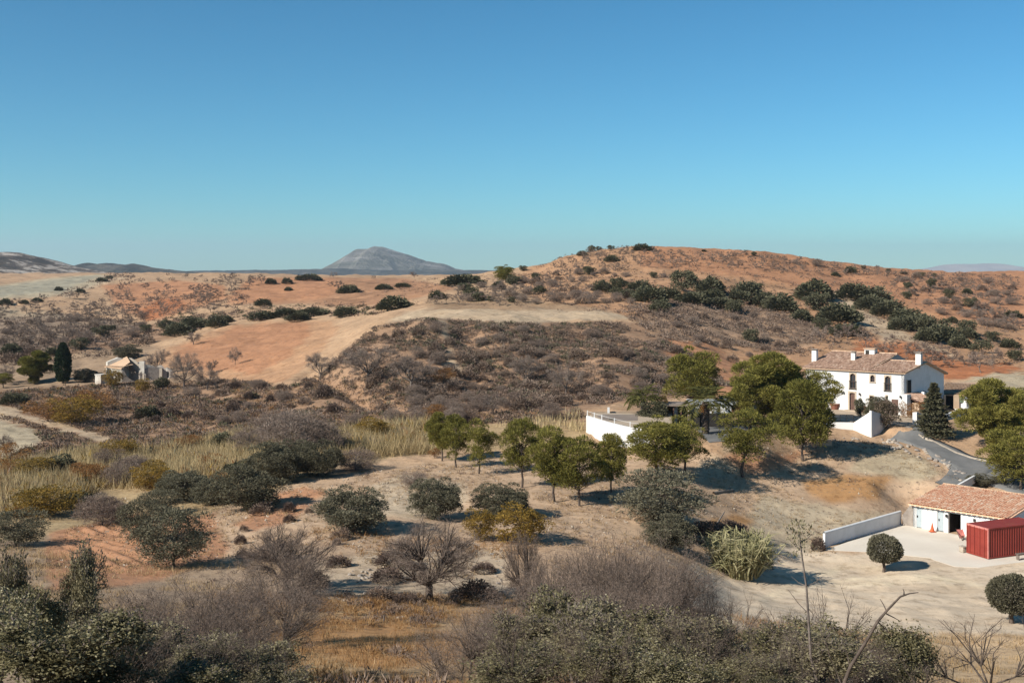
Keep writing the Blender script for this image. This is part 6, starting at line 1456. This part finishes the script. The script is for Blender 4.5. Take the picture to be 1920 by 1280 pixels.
def blades(name, mat, poly, n, Y0, Y1, hgt, wid, seed, frac=None, lean=.35, sc_=6.0, per=5, spread=.18, label=None):
    rng = np.random.RandomState(seed); Pn = area_points(rng, poly, n, Y0, Y1, frac, sc_); m_ = len(Pn)
    C = np.repeat(Pn, per, 0); C[:, :2] += rng.normal(0, spread, (m_*per, 2)); C[:, 2] -= .03
    hh = rng.uniform(*hgt, m_*per); D = np.tile((0, 0, 1.), (m_*per, 1))+rng.normal(0, lean, (m_*per, 3)); D[:, 2] = np.abs(D[:, 2])+.3
    V, q = leaves(C, D, hh, wid/np.mean(hgt), rng, False, .1)
    return tag(mk(name, V, q, M[mat]), kind='stuff', label=label)
SC = [(640,665),(700,615),(800,599),(1000,608),(1160,606),(1250,640),(1330,680),(1400,720),(1250,745),(1100,770),(900,780),(720,765),(610,700)]
mounds('scrub', 'heath', SC, 7000, 155, 240, (.35, 1.05), 42, 1, .34, .15, .5, .8, .15)
mounds('scrub', 'olive', SC, 900, 155, 240, (.4, .9), 26, 2, .5, .3, .3, .8)
mounds('scrub', 'heath', [(1160,575),(1300,560),(1400,575),(1560,610),(1520,665),(1380,650),(1250,640),(1180,600)], 2800, 190, 320, (.45, 1.2), 26, 3, .3, .19, .5, .8, .15)
mounds('scrub', 'heath', [(960,520),(1100,462),(1400,474),(1700,510),(1910,516),(1910,700),(1500,690),(1250,640),(1200,600),(1100,575),(960,570)], 4200, 220, 470, (.4, 1.2), 16, 4, .40, .22, .55, .8, .15)
mounds('scrub', 'straw', [(960,520),(1100,462),(1400,474),(1700,510),(1910,516),(1910,700),(1500,690),(1250,640),(1200,600),(1100,575),(960,570)], 1500, 220, 470, (.35, .8), 12, 5, .42)
mounds('scrub', 'heath', [(0,735),(200,720),(420,712),(540,725),(610,700),(660,720),(900,775),(1090,768),(1100,785),(820,800),(640,830),(300,870),(0,850)], 5200, 120, 230, (.35, 1.2), 36, 6, .34, .15, .5, .8, .15)
mounds('scrub', 'rust', [(0,735),(200,720),(420,712),(540,725),(610,700),(660,720),(900,775),(1090,768),(1100,785),(820,800),(640,830),(300,870),(0,850)], 900, 120, 230, (.35, .9), 24, 7, .45)
mounds('scrub', 'heath', [(0,600),(300,560),(440,540),(470,560),(430,600),(300,640),(200,655),(0,660)], 1600, 240, 520, (.5, 1.4), 18, 8, .46, .22, .5, .8, .15, sc_=14)
mounds('scrub', 'heath', [(0,612),(100,600),(200,598),(290,612),(280,650),(180,672),(0,690)], 1500, 230, 420, (.5, 1.7), 24, 81, .40, .2, .5, .8, .15, sc_=11)
mounds('scrub', 'grey', [(0,575),(100,560),(300,560),(300,620),(120,650),(0,650)], 700, 230, 480, (.5, 1.3), 20, 82, .45, .22, .4, .8, .15, sc_=9)
mounds('scrub', 'oak', [(290,604),(330,588),(415,588),(470,578),(600,572),(720,578),(700,592),(560,598),(430,606),(340,630),(300,630)], 260, 200, 420, (.6, 1.6), 40, 83, .3, .2, .5, .8, .2)
mounds('scrub', 'heath', [(290,604),(330,588),(415,588),(470,578),(600,572),(760,574),(700,592),(560,598),(430,606),(340,630),(300,630)], 500, 200, 420, (.6, 1.5), 30, 84, .3, .2, .5, .8, .2)
mounds('scrub', 'heath', [(760,520),(1000,515),(1170,575),(1150,600),(980,575),(780,572),(660,590),(440,590),(440,565),(700,560)], 900, 230, 480, (.5, 1.3), 14, 9, .5, sc_=10)
mounds('scrub', 'heath', [(95,556),(150,535),(205,515),(245,512),(262,530),(230,545),(200,535),(150,548),(115,566)], 700, 400, 1000, (.9, 2.4), 16, 10, .2, .25, .5, .8, .2, sc_=14)
mounds('scrub', 'heath', [(415,592),(430,560),(452,522),(478,518),(468,545),(450,575),(440,592)], 500, 300, 900, (.8, 1.9), 20, 12, None, .25, .5, .8, .2)
RB = [(0,870),(60,870),(150,850),(300,845),(460,815),(640,812),(800,795),(830,800),(820,850),(640,862),(560,880),(420,900),(330,920),(200,915),(80,960),(0,980)]
mounds('undergrowth', 'straw', RB, 500, 95, 160, (.5, 1.3), 40, 46, .4, .3, .15, 1.0)
VS = [(0,735),(200,720),(420,712),(540,725),(610,700),(660,720),(900,775),(1090,768),(1100,785),(820,800),(640,830),(300,870),(0,850)]
mounds('scrub', 'olive', VS, 700, 120, 230, (.35, 1.1), 36, 51, .38, .16, .5, .8, .15)
mounds('scrub', 'straw', VS, 2000, 120, 230, (.3, .8), 30, 52, .36, .2, .35, .6, .2)
mounds('scrub', 'oak', VS, 120, 120, 230, (.5, 1.2), 60, 53, .4, .2, .5, .9)
mounds('scrub', 'oak', SC, 300, 155, 240, (.4, 1.0), 50, 54, .4, .2, .5, .9)
blades('reeds', 'reed', RB, 7500, 95, 165, (.5, 1.8), .05, 11, .22, .5, 5.0, 10, .45)
mounds('undergrowth', 'olive', RB, 260, 95, 160, (.5, 1.4), 50, 44, .5, .22, .4, 1.0)
mounds('undergrowth', 'grey', RB, 200, 95, 160, (.5, 1.4), 50, 45, .42, .3, .15, 1.0)
blades('reeds', 'reed', [(900,800),(1090,775),(1095,812),(960,800)], 600, 120, 160, (.4, 1.2), .07, 13, .3, .22, 5.0, 6, .3)
mounds('undergrowth', 'yellow', RB, 260, 95, 160, (.5, 1.5), 40, 14, .45, .25, .4, 1.0)
mounds('undergrowth', 'rust', RB, 500, 95, 160, (.4, 1.3), 34, 15, .45, .25, .4, 1.0)
MD = [(0,940),(420,930),(560,900),(700,878),(870,860),(1300,860),(1560,820),(1700,835),(1800,900),(1560,1040),(1300,1090),(1100,1100),(900,1130),(0,1130)]
mounds('gravel', 'stone', MD, 2500, 70, 135, (.08, .22), 3, 61, .45, .5, .6, .3)
mounds('weeds', 'straw', MD, 5500, 70, 135, (.10, .32), 9, 16, .46, .4, .2, .6)
mounds('weeds', 'mound', MD, 1500, 70, 135, (.10, .40), 16, 17, .50, .3, .2, .7)
mounds('weeds', 'orange_grass', [(560,990),(760,960),(860,1010),(1000,1020),(1010,1060),(860,1040),(640,1045)], 600, 65, 100, (.15, .45), 16, 18, .4, .4, .15, .8)
HO = [(400,1115),(600,1118),(1000,1110),(1300,1100),(1400,1200),(1400,1330),(300,1330)]
blades('dry_grass', 'orange_grass', HO, 12000, 22, 66, (.08, .26), .016, 19, .38, .5, 2.5, 7, .12)
blades('dry_grass', 'straw', HO, 7000, 22, 66, (.08, .24), .015, 20, .40, .5, 2.5, 6, .12)
mounds('weeds', 'rust', HO, 220, 22, 66, (.15, .4), 90, 47, .5, .14, .3, .9)
mounds('weeds', 'heath', HO, 520, 22, 66, (.2, .65), 110, 21, .45, .14, .25, .9)
mounds('weeds', 'orange_grass', HO, 500, 22, 66, (.2, .55), 90, 91, .42, .22, .15, .9)
blades('dry_grass', 'straw', [(1330,1180),(1920,1190),(1920,1330),(1330,1330)], 3000, 40, 75, (.12, .36), .022, 22, .42, .5, 3, 6, .12)
blades('dry_grass', 'orange_grass', [(1340,1150),(1500,1160),(1700,1210),(1700,1330),(1330,1330)], 2200, 30, 70, (.12, .40), .022, 23, .48, .5, 3, 6, .12)
blades('dry_grass', 'straw', [(0,1020),(300,1060),(560,1040),(600,1130),(500,1200),(0,1200)], 3500, 40, 85, (.12, .34), .022, 24, .42, .5, 3, 6, .14)
mounds('weeds', 'mound', [(0,1020),(300,1060),(560,1040),(600,1130),(500,1200),(0,1200)], 500, 40, 85, (.12, .4), 24, 25, .5, .25, .2, .8)
# ---------------------------------------------------------------- haze
V, Fc = obox((0, 0, 0), (1, 0, 0), (0, 1, 0), UP, -13000, 13000, -300, 17500, -330, 420)
hz = bpy.data.materials.new('thin_haze'); hz.use_nodes = True; nt = hz.node_tree; nt.nodes.remove(nt.nodes['Principled BSDF'])
pv = nt.nodes.new('ShaderNodeVolumePrincipled'); pv.inputs['Density'].default_value = 6e-5; pv.inputs['Color'].default_value = (.72, .85, 1, 1); pv.inputs['Anisotropy'].default_value = .2
nt.links.new(pv.outputs[0], nt.nodes['Material Output'].inputs['Volume'])
tag(mk('haze', V, Fc, hz), kind='stuff')
